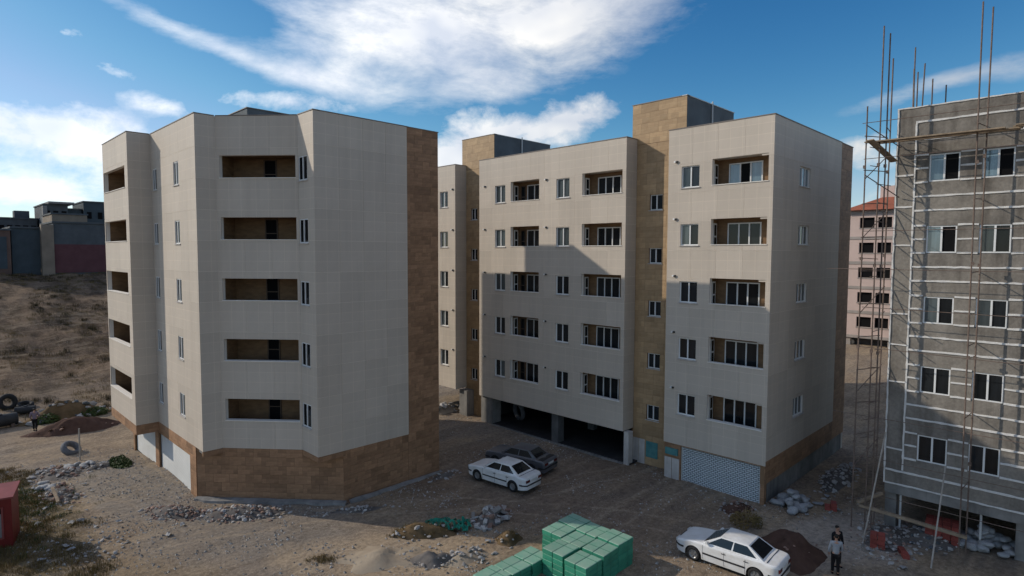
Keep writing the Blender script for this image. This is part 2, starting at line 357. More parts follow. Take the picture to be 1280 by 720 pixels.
# ------------------------------------------------------------------ mesh helpers
class MB:
    def __init__(s): s.v = []; s.f = []
    def box(s, x0, x1, y0, y1, z0, z1):
        i = len(s.v)
        s.v += [(x0, y0, z0), (x1, y0, z0), (x1, y1, z0), (x0, y1, z0), (x0, y0, z1), (x1, y0, z1), (x1, y1, z1), (x0, y1, z1)]
        s.f += [(i + 3, i + 2, i + 1, i), (i + 4, i + 5, i + 6, i + 7), (i, i + 1, i + 5, i + 4), (i + 1, i + 2, i + 6, i + 5), (i + 2, i + 3, i + 7, i + 6), (i + 3, i, i + 4, i + 7)]
        return s
    def hexa(s, P):
        i = len(s.v); s.v += [tuple(p) for p in P]
        s.f += [(i + 3, i + 2, i + 1, i), (i + 4, i + 5, i + 6, i + 7), (i, i + 1, i + 5, i + 4), (i + 1, i + 2, i + 6, i + 5), (i + 2, i + 3, i + 7, i + 6), (i + 3, i, i + 4, i + 7)]
        return s
    def tube(s, p, q, r0, r1=None, n=8):
        r1 = r0 if r1 is None else r1
        p, q = Vector(p), Vector(q); d = (q - p).normalized()
        a = d.orthogonal().normalized(); b = d.cross(a); i = len(s.v)
        for c, r in ((p, r0), (q, r1)):
            for k in range(n):
                t = 2 * math.pi * k / n; s.v.append(tuple(c + (a * math.cos(t) + b * math.sin(t)) * r))
        for k in range(n): s.f.append((i + k, i + (k + 1) % n, i + n + (k + 1) % n, i + n + k))
        s.f.append(tuple(i + k for k in range(n - 1, -1, -1))); s.f.append(tuple(i + n + k for k in range(n)))
        return s
    def poly(s, pts): i = len(s.v); s.v += [tuple(p) for p in pts]; s.f.append(tuple(range(i, i + len(pts)))); return s
    def prism(s, pts, z0, z1):
        """closed 2-D outline (counter-clockwise) pulled up from z0 to z1"""
        n = len(pts); i = len(s.v)
        s.v += [(x, y, z0) for x, y in pts] + [(x, y, z1) for x, y in pts]
        s.f.append(tuple(i + k for k in range(n - 1, -1, -1))); s.f.append(tuple(i + n + k for k in range(n)))
        for k in range(n): s.f.append((i + k, i + (k + 1) % n, i + n + (k + 1) % n, i + n + k))
        return s
    def lathe(s, prof, n=20, axis='y'):
        i = len(s.v); m = len(prof)
        for k in range(n):
            t = 2 * math.pi * k / n; c, sn = math.cos(t), math.sin(t)
            for r, h in prof: s.v.append((r * c, h, r * sn) if axis == 'y' else (r * c, r * sn, h))
        for k in range(n):
            for j in range(m - 1):
                a = i + k * m + j; b = i + ((k + 1) % n) * m + j
                s.f.append((a, b, b + 1, a + 1))
        return s
    def mesh(s, name, smooth=False, recalc=True):
        me = bpy.data.meshes.new(name); me.from_pydata(s.v, [], s.f)
        if recalc:
            bm = bmesh.new(); bm.from_mesh(me); bmesh.ops.recalc_face_normals(bm, faces=bm.faces); bm.to_mesh(me); bm.free()
        if smooth: me.polygons.foreach_set('use_smooth', [True] * len(me.polygons))
        return me

def obj(name, me, m=None, parent=None, loc=(0, 0, 0), rz=0.0):
    if isinstance(me, MB): me = me.mesh(name)
    o = bpy.data.objects.new(name, me); COL.objects.link(o)
    if m and not me.materials: me.materials.append(MATS[m])
    o.location = loc; o.rotation_euler = (0, 0, rz)
    if parent: o.parent = parent
    return o
def tag(o, label, cat, group=None):
    o['label'] = label; o['category'] = cat
    if group: o['group'] = group
    return o
def thing(name, label, cat, loc=(0, 0, 0), rz=0.0, group=None):
    o = bpy.data.objects.new(name, None); COL.objects.link(o); o.empty_display_size = .3
    o.location = loc; o.rotation_euler = (0, 0, rz); return tag(o, label, cat, group)
def struct(name, me, m):
    o = obj(name, me, m); o['kind'] = 'structure'; return o

def smooth(a, b, x):
    t = min(1, max(0, (x - a) / (b - a))); return t * t * (3 - 2 * t)

# ------------------------------------------------------------------ ground
MOUNDS = []
def gh(x, y):
    z = .26 * smooth(15, 29, x) * (1 - smooth(50, 60, y))
    z -= .40 * smooth(37, 46, y) * (1 - smooth(12, 18, x)) * (1 - smooth(58, 66, y))
    z += 9.4 * smooth(60, 116, y + .12 * (x - 10)) * (1 - .75 * smooth(24, 60, x))
    z += 3.0 * smooth(46, 74, x) * (1 - smooth(55, 70, y))
    return z
def ground_z(x, y):
    z = gh(x, y)
    a = 1 - smooth(120, 300, max(abs(x), abs(y)))
    flat = 1.0
    n = noise.fractal(Vector((x * .22, y * .22, 0)), 1.0, 2.0, 4) * .055 + noise.fractal(Vector((x * 1.3, y * 1.3, 4)), 1.0, 2.0, 3) * .022
    hillside = smooth(58, 70, y) * (1 - smooth(24, 45, x))
    n += hillside * (noise.fractal(Vector((x * .12, y * .12, 9)), 1.0, 2.0, 5) * .6 + noise.fractal(Vector((x * .9, y * .9, 3)), 1.0, 2.0, 4) * .10)
    rough_left = smooth(7.5, 4, x) if False else (1 - smooth(4, 7.5, x)) * smooth(24, 30, y) * (1 - smooth(52, 58, y))
    n += rough_left * noise.fractal(Vector((x * .9, y * .9, 7)), 1.0, 2.0, 4) * .10
    z += n * a
    if max(abs(x), abs(y)) > 180: z -= smooth(180, 900, max(abs(x), abs(y))) * 6
    return z
def make_ground():
    def axis(lo, hi, step, far):
        v = []; x = lo
        while x < hi: v.append(x); x += step
        d = step; x = hi; up = []
        while x < far: up.append(x); d *= 1.22; x += d
        up.append(far)
        d = step; x = lo - step; dn = []
        while x > -far: dn.append(x); d *= 1.22; x -= d
        dn.append(-far)
        return dn[::-1] + v + up
    xs = axis(-1, 44, .30, 3300); ys = axis(4, 64, .30, 3300)
    # finer on the visible hillside
    ys = sorted(set(ys + [64 + .9 * i for i in range(60)]))
    nx, ny = len(xs), len(ys)
    v = [(x, y, ground_z(x, y)) for y in ys for x in xs]
    f = [(j * nx + i, j * nx + i + 1, (j + 1) * nx + i + 1, (j + 1) * nx + i) for j in range(ny - 1) for i in range(nx - 1)]
    me = bpy.data.meshes.new('ground'); me.from_pydata(v, [], f)
    me.polygons.foreach_set('use_smooth', [True] * len(f))
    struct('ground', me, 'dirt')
make_ground()

# ------------------------------------------------------------------ facade kit
class Face:
    """a wall plane; a = left end, b = right end seen from outside; d counts outwards"""
    def __init__(s, a, b, parent):
        s.a = Vector(a); s.b = Vector(b); t = (s.b - s.a); s.L = t.length; s.t = t / s.L
        s.n = Vector((s.t.y, -s.t.x)); s.parent = parent; s.rz = math.atan2(s.t.y, s.t.x)
        s.org = Vector((parent.location.x, parent.location.y)) if parent else Vector((0, 0))
        s.pz = parent.location.z if parent else 0
    # local object frame: x = along wall, y = inwards (-d), z up
    def loc(s, u=0, d=0, z=0):
        p = s.a + s.t * u + s.n * d - s.org
        return (p.x, p.y, z - s.pz)

def minus(rects, hole):
    a0, a1, b0, b1 = hole; out = []
    for s0, s1, z0, z1 in rects:
        if a1 <= s0 or a0 >= s1 or b1 <= z0 or b0 >= z1: out.append((s0, s1, z0, z1)); continue
        if z0 < b0: out.append((s0, s1, z0, b0))
        if z1 > b1: out.append((s0, s1, b1, z1))
        zl, zh = max(z0, b0), min(z1, b1)
        if s0 < a0: out.append((s0, a0, zl, zh))
        if s1 > a1: out.append((a1, s1, zl, zh))
    return out

PCACHE = {}
def clad(face, z0, z1, holes, pw, ph, m, name='panel', bond=0.0, proud=.03, gap=.008, s0=0.0, s1=None, zphase=0.0):
    """cladding pieces, one object each, cut round the openings"""
    s1 = face.L if s1 is None else s1
    L = s1 - s0; n = max(1, round(L / pw)); w = L / n
    zs = [z0]; z = z0 + (zphase if zphase else ph)
    while z < z1 - .25 * ph: zs.append(z); z += ph
    zs.append(z1)
    for r in range(len(zs) - 1):
        off = bond * w if r % 2 else 0.0
        us = [s0] + [s0 + off + w * k for k in range(0 if off else 1, n + 1) if s0 + .05 < s0 + off + w * k < s1 - .05] + [s1]
        for k in range(len(us) - 1):
            cell = (us[k] + gap / 2, us[k + 1] - gap / 2, zs[r] + gap / 2, zs[r + 1] - gap / 2)
            rects = [cell]
            for h in holes: rects = minus(rects, (h[0], h[1], h[2], h[3]))
            rects = [q for q in rects if q[1] - q[0] > .02 and q[3] - q[2] > .02]
            if not rects: continue
            groups = []
            for q in rects:
                tch = [g for g in groups if any(not (q[0] > p[1] + .002 or q[1] < p[0] - .002 or q[2] > p[3] + .002 or q[3] < p[2] - .002) for p in g)]
                new = [q]
                for g in tch: new += g; groups.remove(g)
                groups.append(new)
            for rects in groups:
              ox, oz = cell[0], cell[2]
              key = (m, proud, tuple(round(x, 3) for q in rects for x in (q[0] - ox, q[1] - ox, q[2] - oz, q[3] - oz)))
              if key not in PCACHE:
                mb = MB()
                for q in rects: mb.box(q[0] - ox, q[1] - ox, 0, proud, q[2] - oz, q[3] - oz)
                me = mb.mesh(name, recalc=False); me.materials.append(MATS[m]); PCACHE[key] = me
              obj(name, PCACHE[key], None, face.parent, face.loc(ox, 0, oz), face.rz)

def wall(face, z0, z1, holes, m, T=.25, inset=.012, e0=.04, e1=.04, name='wall'):
    rects = [(e0, face.L - e1, z0, z1)]
    for h in holes: rects = minus(rects, h)
    mb = MB()
    for q in rects: mb.box(q[0], q[1], inset, T, q[2], q[3])
    return obj(name, mb.mesh(name, recalc=False), m, face.parent, face.loc(), face.rz)

WC = {}
def window(face, u0, u1, z0, z1, leaves=2, styles=('pane_dark',), depth=.10, sill=True, fm='white_frame', name='window'):
    w, h = u1 - u0, z1 - z0; fw = .055
    key = (round(w, 3), round(h, 3), leaves, fm)
    if key not in WC:
        mb = MB()
        mb.box(0, w, 0, .07, 0, fw); mb.box(0, w, 0, .07, h - fw, h); mb.box(0, fw, 0, .07, fw, h - fw); mb.box(w - fw, w, 0, .07, fw, h - fw)
        lw = (w - 2 * fw) / leaves
        for k in range(1, leaves): mb.box(fw + lw * k - .035, fw + lw * k + .035, -.012, .06, fw, h - fw)
        me = mb.mesh('frame', recalc=False); me.materials.append(MATS[fm])
        pm = MB().box(0, lw, .028, .04, 0, h - 2 * fw).mesh('pane', recalc=False)
        sm = MB().box(-.05, w + .05, -depth - .05, .06, -.05, -.004).mesh('sill', recalc=False); sm.materials.append(MATS['marble'])
        WC[key] = (me, {}, sm, lw, pm)
    me, panes, sm, lw, pm = WC[key]
    o = obj(name, me, None, face.parent, face.loc(u0, -depth, z0), face.rz)
    for k in range(leaves):
        st = styles[k % len(styles)]
        if st not in panes:
            c = pm.copy(); c.materials.append(MATS[st]); panes[st] = c
        obj('pane', panes[st], None, o, (fw + lw * k, 0, fw))
    if sill: obj('sill', sm, None, o)
    return o

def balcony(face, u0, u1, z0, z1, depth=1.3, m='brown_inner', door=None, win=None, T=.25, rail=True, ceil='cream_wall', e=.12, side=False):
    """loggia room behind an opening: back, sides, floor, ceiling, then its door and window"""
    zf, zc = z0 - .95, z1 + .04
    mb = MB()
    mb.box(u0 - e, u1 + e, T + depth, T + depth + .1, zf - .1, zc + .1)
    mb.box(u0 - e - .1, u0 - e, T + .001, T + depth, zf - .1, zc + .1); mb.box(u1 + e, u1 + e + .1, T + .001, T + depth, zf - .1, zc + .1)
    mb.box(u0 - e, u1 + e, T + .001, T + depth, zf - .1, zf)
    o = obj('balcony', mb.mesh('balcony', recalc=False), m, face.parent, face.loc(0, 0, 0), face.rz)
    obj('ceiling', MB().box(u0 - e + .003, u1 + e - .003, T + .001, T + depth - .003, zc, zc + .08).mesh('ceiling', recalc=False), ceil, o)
    inner = T + depth
    def opening(a0, a1, b0, b1, leaves, styles, nm):
        w, h = a1 - a0, b1 - b0; fw = .06
        f = MB(); f.box(0, w, -.05, .0, 0, fw); f.box(0, w, -.05, .0, h - fw, h); f.box(0, fw, -.05, 0, fw, h - fw); f.box(w - fw, w, -.05, 0, fw, h - fw)
        lw = (w - 2 * fw) / leaves
        for k in range(1, leaves): f.box(fw + lw * k - .035, fw + lw * k + .035, -.06, -.002, fw, h - fw)
        if nm == 'door': f.box(fw, w - fw, -.045, -.002, h * .62, h * .62 + .05)
        obj(nm, f.mesh(nm, recalc=False), 'white_frame' if nm != 'door' else 'door_brown', o, (a0, inner - .002, b0))
        for k in range(leaves):
            obj('pane', MB().box(fw + lw * k, fw + lw * (k + 1), -.02, -.008, fw, h - fw).mesh('pane', recalc=False), styles[k % len(styles)], o, (a0, inner - .002, b0))
    if door: opening(u0 + door[0], u0 + door[1], zf + .02, zf + 2.1, 1, (door[2],), 'door')
    if win: opening(u0 + win[0], u0 + win[1], zf + .75 if win[3] else zf + .1, zf + 2.12, win[2], win[4], 'window')
    if side:
        d0 = T + depth * .28; d1 = T + depth * .80
        sd = obj('side_door', MB().box(u0 - e + .002, u0 - e + .05, d0, d1, zf + .02, zf + 2.12).mesh('side_door', recalc=False), 'white_frame', o)
        for q0, q1 in ((zf + .12, zf + 1.38), (zf + 1.46, zf + 2.04)):
            obj('side_pane', MB().box(u0 - e + .05, u0 - e + .056, d0 + .07, d1 - .07, q0, q1).mesh('side_pane', recalc=False), 'pane_dark', o)
    if rail: obj('coping', MB().box(u0 - .02, u1 + .02, -.035, T + .04, z0 - .002, z0 + .035).mesh('coping', recalc=False), 'cream_grout', o)
    return o

def corrugated(w, h, pitch=.085, amp=.016):
    """roller shutter curtain: each slat a shallow curve, one continuous skin"""
    mb = MB(); n = int(h / pitch); prof = []
    for k in range(n):
        z = k * pitch
        prof += [(0, z), (-amp * .8, z + pitch * .25), (-amp, z + pitch * .5), (-amp * .8, z + pitch * .75)]
    prof.append((0, h))
    i = len(mb.v)
    for y, z in prof: mb.v += [(0, y, z), (w, y, z)]
    for k in range(len(prof) - 1): a = 2 * k; mb.f.append((a, a + 1, a + 3, a + 2))
    return mb.mesh('curtain', recalc=False)

def shutter(face, u0, u1, z0, z1, m, d=-.12, perforated=False):
    w, h = u1 - u0, z1 - z0
    f = MB(); f.box(-.06, 0.0, -.03, .08, 0, h); f.box(w, w + .06, -.03, .08, 0, h)
    o = obj('shutter', f.mesh('shutter', recalc=False), 'frame_dirty', face.parent, face.loc(u0, d, z0), face.rz)
    obj('curtain', corrugated(w, h - .06, .10 if perforated else .085), m, o, (0, .02, .06))
    obj('bottom_rail', MB().box(.002, w - .002, -.02, .05, 0, .06).mesh('rail', recalc=False), 'dark_metal', o)
    return o

H = 3.1

def coping(face, z, T=.28, e0=.0, e1=.0, m='capping'):
    obj('coping', MB().box(-.03 - e0, face.L + .03 + e1, -.025, T, z + .002, z + .045).mesh('coping', recalc=False), m, face.parent, face.loc(), face.rz)

def wall_lamp(face, u, z, k):
    o = obj('wall_lamp', MB().tube((0, 0, 0), (0, -.10, 0), .055, .05, 10).mesh('wall_lamp', smooth=False), 'lamp_white', face.parent, face.loc(u, 0.002, z), face.rz)
    obj('bracket', MB().box(.07, .16, -.07, 0.0, -.05, .05).mesh('bracket'), 'car_trim', o)

# ------------------------------------------------------------------ left apartment block
def left_block():
    A = thing('apartment_building', 'cream panelled five-storey apartment block with brown stone base and chamfered corner, left of centre', 'building', (14, 34, 0))
    zt, zb = 19.67, 2.73
    P = [(8.79, 45.74), (8.79, 39.61), (9.97, 39.61), (9.97, 31.93), (10.93, 31.93), (13.73, 28.73), (13.73, 27.09), (19.14, 27.09), (21.3, 27.13)]
    F = [Face(P[i], P[i + 1], A) for i in range(8)]
    F[7] = Face((19.14, 27.13), (21.3, 27.13), A)
    holes = {i: [] for i in range(8)}
    for k in range(5):
        w0 = 4.0 + H * k; b0 = 4.17 + H * k
        holes[0].append((.16, 5.45, b0, b0 + 1.28))
        holes[2] += [(39.61 - 39.30, 39.61 - 38.52, w0, w0 + 1.23), (39.61 - 35.42, 39.61 - 34.58, w0, w0 + 1.23)]
        holes[4].append((.20, 4.12, b0, b0 + 1.15))
        holes[5].append((.05, .98, w0 + .02, w0 + 1.22))
    ends = {0: (.04, .04), 1: (.04, -.15), 2: (-.15, .04), 3: (.04, -.15), 4: (-.12, -.12), 5: (-.15, .04), 6: (.04, .02)}
    for i in range(7):
        wall(F[i], zb + .02, zt, holes[i], 'cream_grout', e0=ends[i][0], e1=ends[i][1])
        clad(F[i], zb, zt, holes[i], 1.27, H / 2, 'cream', zphase=1.40)
        coping(F[i], zt, e0=-.06 if i in (2, 4, 5) else 0, e1=-.06 if i in (1, 3, 4) else 0)
    rng = random.Random(3)
    for k in range(5):
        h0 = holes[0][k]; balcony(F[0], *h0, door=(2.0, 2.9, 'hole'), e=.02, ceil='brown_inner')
        for j in (0, 1):
            h = holes[2][2 * k + j]; window(F[2], *h, 2, ('pane_dark', 'pane_teal') if j else ('pane_teal', 'pane_dark'), depth=.015 if j == 0 else .03)
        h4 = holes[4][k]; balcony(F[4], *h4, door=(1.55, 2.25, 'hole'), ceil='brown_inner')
        h5 = holes[5][k]; window(F[5], *h5, 2, ('hole', 'pane_dark'), depth=.02)
    # bands of brown stone under the overhanging walls
    for i, zlo in ((0, 2.15), (1, 2.15), (3, 2.45), (5, 2.45)):
        wall(F[i], zlo, zb - .004, [], 'brown_grout', name='soffit_band', e0=ends[i][0], e1=ends[i][1])
        clad(F[i], zlo, zb - .004, [], .9, .6, 'brown_stone', 'tile', proud=.028)
    fb = Face((13.73, 27.09), (15.18, 27.09), A); wall(fb, 2.45, zb - .004, [], 'brown_grout', name='soffit_band', e1=-.05); clad(fb, 2.45, zb - .004, [], .75, .6, 'brown_stone', 'tile', proud=.028)
    # ground floor: shutters to the street, diagonal stone wall, stone side wall and tall stone strip
    g1 = Face((9.97, 45.72), (9.97, 33.05), A)
    sh = [(.35, 5.22, -.5, 1.98), (5.97, 11.70, -.5, 2.06)]
    wall(g1, -.6, zb - .004, sh, 'brown_grout', e1=.06); clad(g1, -.45, zb - .006, sh, 1.0, .53, 'brown_stone', 'tile', proud=.028, bond=.5)
    shutter(g1, *sh[0][:2], -.42, 1.98, 'shutter'); shutter(g1, *sh[1][:2], -.22, 2.06, 'shutter')
    g2 = Face((9.99, 33.0), (15.15, 27.14), A)
    wall(g2, -.5, zb - .004, [], 'brown_grout', e0=.06, e1=.06); clad(g2, -.02, zb - .006, [], .87, .46, 'brown_stone', 'tile', proud=.028, bond=.5)
    g3 = Face((15.12, 27.13), (19.13, 27.13), A)
    wall(g3, -.5, zb + .3, [], 'brown_grout', e0=.06, e1=0); clad(g3, -.02, zb + .25, [], .87, .46, 'brown_stone', 'tile', proud=.028, bond=.5)
    wall(F[7], -.5, zt, [], 'brown_grout', e0=0); clad(F[7], -.02, zt, [], 1.08, .46, 'brown_stone', 'tile', proud=.028, bond=.5)
    coping(F[7], zt)
    for (ax, ay), (bx_, by), w_ in (((9.9, 32.95), (15.2, 26.95), .38), ((15.3, 26.98), (21.3, 26.98), .25)):
        fa = Face((ax, ay), (bx_, by), A); am = MB(); n = 40; ra = random.Random(6)
        for i in range(n + 1):
            u = fa.L * i / n; dd = w_ * (.75 + .5 * noise.noise(Vector((u * 1.3, w_, 2))))
            x0, y0 = fa.a + fa.t * u - fa.org + fa.n * .0; x1, y1 = fa.a + fa.t * u - fa.org + fa.n * dd
            am.v += [(x0, y0, .16 + .03 * noise.noise(Vector((u, 0, 0)))), (x1, y1, .10), (x1 + fa.n.x * .05, y1 + fa.n.y * .05, -.1)]
        for i in range(n):
            for q in (0, 1): am.f.append((3 * i + q, 3 * i + 3 + q, 3 * i + 4 + q, 3 * i + 1 + q))
        obj('apron', am, 'concrete', A)
    # far walls, roof, soffit
    bk = Face((21.3, 27.13), (21.3, 45.74), A); wall(bk, -.5, zt, [], 'cream_wall', name='rear_wall')
    ls = Face((21.3, 45.74), (8.79, 45.74), A); wall(ls, 2.15, zt, [], 'cream_wall', name='end_wall', T=.10); 
    ls2 = Face((21.3, 45.70), (9.97, 45.70), A); wall(ls2, -.6, 2.2, [], 'cream_wall', name='end_wall')
    out = [(8.9, 45.6), (8.9, 39.72), (10.08, 39.72), (10.08, 32.04), (10.95, 32.04), (13.85, 28.78), (13.85, 27.2), (21.2, 27.25), (21.2, 45.6)]
    loc = [(x - 14, y - 34) for x, y in out]
    obj('roof', MB().prism(loc, 19.0, 19.15), 'concrete', A)
    obj('soffit', MB().prism(loc, 2.50, 2.62), 'concrete', A)
    tw = Face((14.95, 37.8), (19.3, 37.8), A); tw2 = Face((14.95, 41.9), (14.95, 37.8), A)
    obj('stair_tower', MB().box(14.62 - 14, 21.25 - 14, 37.2 - 34, 41.4 - 34, 19.14, 21.6), 'render_blue', A)
    obj('tower_coping', MB().box(14.57 - 14, 21.3 - 14, 37.15 - 34, 41.45 - 34, 21.602, 21.65), 'capping', A)
left_block()

# ------------------------------------------------------------------ right apartment complex
def right_block():
    B = thing('apartment_building', 'cream apartment complex with two ochre stone stair towers and open parking bays, right of centre', 'building', (34, 24, 0))
    zt, zb = 19.58, 2.27
    mf = Face((29.39, 32.58), (29.39, 19.85), B); ms = Face((29.39, 19.85), (30.5, 19.85), B)
    rf = Face((29.50, 17.17), (29.50, 11.47), B); rs = Face((29.50, 11.47), (39.85, 11.47), B)
    lf = Face((29.39, 41.6), (29.39, 35.33), B); lsd = Face((29.39, 35.33), (30.5, 35.33), B)
    t1 = Face((30.5, 19.85), (30.5, 17.17), B); t2 = Face((30.5, 35.33), (30.5, 32.58), B)
    st = Face((39.85, 11.51), (42.2, 11.51), B)
    Y = 32.58; hm = []; kinds = []
    for k in range(5):
        w0 = 4.0 + H * k; b0 = 4.0 + H * k
        for a, b, z0, z1, kd in ((30.91, 29.87, w0, w0 + 1.22, 'w'), (29.34, 26.67, b0, b0 + 1.38, 'b'), (25.18, 24.09, w0, w0 + 1.22, 'w'), (23.07, 20.11, b0, b0 + 1.38, 'B')):
            hm.append((Y - a, Y - b, z0, z1)); kinds.append((kd, k))
    wall(mf, zb, zt, hm, 'cream_grout'); clad(mf, zb, zt, hm, 1.27, H / 2, 'cream', zphase=1.45); coping(mf, zt)
    rng = random.Random(5)
    for h, (kd, k) in zip(hm, kinds):
        if kd == 'w':
            window(mf, *h, 2, ('pane_teal', 'pane_teal') if k >= 3 or rng.random() < .3 else ('pane_dark', rng.choice(('pane_dark', 'pane_teal'))))
        elif kd == 'b':
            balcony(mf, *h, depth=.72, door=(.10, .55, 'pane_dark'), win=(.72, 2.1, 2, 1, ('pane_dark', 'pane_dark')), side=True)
            wall_lamp(mf, h[1] + .55, h[3] - .12, k); wall_lamp(mf, .52, h[3] - .12, k)
        else:
            balcony(mf, *h, depth=.72, win=(.52, 2.25, 3, 1, ('pane_dark', 'pane_dark', 'pane_dark')), side=True)
    clad(ms, zb, zt, [], 1.2, H / 2, 'cream', zphase=1.45); wall(ms, zb, zt, [], 'cream_grout', e1=-.1); coping(ms, zt, e1=-.05)
    # right wing
    hr = []; hs = []
    for k in range(5):
        w0 = 4.0 + H * k
        hr += [(17.17 - 16.38, 17.17 - 15.33, w0 + .0, w0 + 1.15), (17.17 - 14.62, 17.17 - 11.72, w0, w0 + 1.37)]
        hs.append((33.0 - 29.5, 34.55 - 29.5, w0 + .05, w0 + 1.08))
    wall(rf, zb, zt, hr, 'cream_grout'); clad(rf, zb, zt, hr, 1.42, H / 2, 'cream', zphase=1.45); coping(rf, zt)
    for k in range(5):
        window(rf, *hr[2 * k], 2, ('pane_teal', 'pane_dark') if k > 2 else ('pane_dark', 'pane_dark'))
        st3 = {4: ('pane_blue', 'hole', 'pane_blue')}.get(k, ('pane_dark', 'pane_dark', 'pane_dark'))
        o = balcony(rf, *hr[2 * k + 1], depth=.72, win=(.48, 2.25, 3, 1, st3), side=True)
        obj('lintel', MB().box(hr[2 * k + 1][0] + 2.55, hr[2 * k + 1][1] - .002, .03, .25, hr[2 * k + 1][3] - .10, hr[2 * k + 1][3] + .002).mesh('lintel', recalc=False), 'cream', o)
        wall_lamp(rf, .42, hr[2 * k][3] + .28, k)
        window(rs, *hs[k], 3, ('pane_teal', 'pane_teal', 'pane_teal') if k != 4 else ('pane_blue', 'pane_blue', 'pane_blue'))
    wall(rs, 2.5, zt, hs, 'cream_grout', e1=0); clad(rs, 2.5, zt, hs, 1.3, H / 2, 'cream', zphase=1.22); coping(rs, zt)
    wall(st, 1.32, zt, [], 'brown_grout', e0=0); clad(st, 1.32, zt, [], 1.17, .62, 'brown_stone', 'tile', proud=.028, bond=.5); coping(st, zt)
    band = Face((29.50, 11.49), (39.86, 11.49), B)
    wall(band, 1.32, 2.496, [], 'brown_grout', e1=.0); clad(band, 1.32, 2.496, [], 1.3, .6, 'brown_stone', 'tile', proud=.028, bond=.5)
    low = Face((30.0, 11.56), (42.2, 11.56), B); wall(low, -.2, 1.318, [], 'concrete', inset=.0, e0=0, name='plinth_wall')
    # right wing ground floor
    g = Face((29.56, 17.15), (29.56, 11.52), B); hole = [(1.02, 5.42, -.2, 2.20)]
    wall(g, -.2, zb - .004, hole, 'brown_grout', e0=0); clad(g, .15, zb - .006, [(1.02, 5.42, -.2, 2.20), (0, .95, .1, 1.45)], 1.1, .52, 'brown_stone', 'tile', proud=.028, bond=.5)
    obj('marble_slab', MB().box(.03, .46, -.012, .028, .15, 1.43).mesh('marble_slab'), 'marble', B, g.loc(), g.rz)
    obj('marble_slab', MB().box(.49, .93, -.004, .028, .15, 1.43).mesh('marble_slab'), 'marble', B, g.loc(), g.rz)
    obj('meter_box', MB().box(.10, .86, -.10, .0, 1.62, 1.98).mesh('meter_box'), 'teal_poster', B, g.loc(), g.rz)
    shutter(g, 1.08, 5.36, .16, 2.20, 'shutter_perf', perforated=True)
    # left wing
    hl = []
    for k in range(5): hl.append((41.6 - 37.2, 41.6 - 36.22, 4.0 + H * k, 5.22 + H * k))
    wall(lf, zb, zt, hl, 'cream_grout'); clad(lf, zb, zt, hl, 1.57, H / 2, 'cream', zphase=1.45); coping(lf, zt)
    for k in range(5): window(lf, *hl[k], 2, ('pane_teal', 'pane_dark')); wall_lamp(lf, 41.6 - 35.72, hl[k][3] + .12, k)
    wall(lsd, zb, zt, [], 'cream_grout', e1=-.1); clad(lsd, zb, zt, [], 1.2, H / 2, 'cream', zphase=1.45); coping(lsd, zt, e1=-.05)
    # stair towers
    for t, y0, y1, xe in ((t1, 20.2, 16.68, 36.4), (t2, 35.8, 32.18, 36.8)):
        hw = [(t.a.y - 18.94, t.a.y - 18.10, 3.0 + H * k - .02, 3.90 + H * k - .02) for k in range(5)] if t is t1 else [(.55, 1.3, 3.0 + H * k, 3.88 + H * k) for k in range(5)]
        wall(t, -.2, 19.2, hw, 'brown_grout', e0=-.1, e1=-.1); clad(t, .15, 19.25, hw, 1.32, .62, 'ochre_stone', 'tile', proud=.028, bond=.5)
        for h in hw: window(t, *h, 2, ('pane_dark',))
        tf = Face((30.5, y0), (30.5, y1), B); wall(tf, 19.26, 21.6, [], 'brown_grout', name='tower_wall'); clad(tf, 19.26, 21.6, [], 1.2, .6, 'ochre_stone', 'tile', proud=.028, bond=.5); coping(tf, 21.6)
        ts = Face((30.5, y1), (xe, y1), B); wall(ts, 19.0, 21.6, [], 'render_blue', name='tower_wall', inset=.005); coping(ts, 21.6, m='frame_dirty')
        tb = Face((xe, y1), (xe, y0), B); wall(tb, 19.0, 21.6, [], 'render_blue', name='tower_wall')
        tl = Face((xe, y0), (30.5, y0), B); wall(tl, 19.0, 21.6, [], 'render_blue', name='tower_wall')
        obj('tower_roof', MB().box(30.6 - 34, xe - .1 - 34, y1 + .1 - 24, y0 - .1 - 24, 21.3, 21.42), 'concrete', B)
        obj('downpipe', MB().tube((33.4 - 34, y1 - .06 - 24, 19.0), (33.4 - 34, y1 - .06 - 24, 21.75), .05).mesh('downpipe'), 'frame_dirty', B)
    # entrance poster and marble by the stair door
    obj('poster', MB().box(.93, 1.72, -.03, -.004, .72, 1.68).mesh('poster'), 'teal_poster', B, t1.loc(), t1.rz)
    for i, (a, b) in enumerate(((.02, .40), (.43, .84))):
        obj('marble_slab', MB().box(a, b, -.02 - .006 * i, -.003, .16, 1.72).mesh('marble_slab'), 'marble', B, t1.loc(), t1.rz)
    # parking level: columns, slab, back and side walls
    def bx(n, m, x0, x1, y0, y1, z0, z1): return obj(n, MB().box(x0 - 34, x1 - 34, y0 - 24, y1 - 24, z0, z1), m, B)
    bx('column', 'dark_concrete', 29.55, 30.15, 25.02, 25.58, -.2, 2.2); bx('column', 'marble', 29.50, 29.95, 19.50, 19.84, -.2, 2.25)  # middle column coloured darker than the other concrete to stand for bay shade
    bx('column', 'concrete', 29.55, 30.45, 31.35, 32.55, -.2, 2.2); bx('column', 'concrete', 29.75, 30.45, 34.4, 35.3, -.2, 2.2); bx('column', 'concrete', 33.5, 34.0, 25.1, 25.6, -.2, 2.2)
    bx('column', 'concrete', 29.6, 30.1, 38.5, 39.0, -.2, 2.2)
    bx('column', 'brown_stone', 29.58, 29.98, 11.58, 11.70, -.2, 2.2)
    bx('floor_slab', 'dark_concrete', 30.62, 42.0, 11.7, 41.5, 2.20, 2.40)
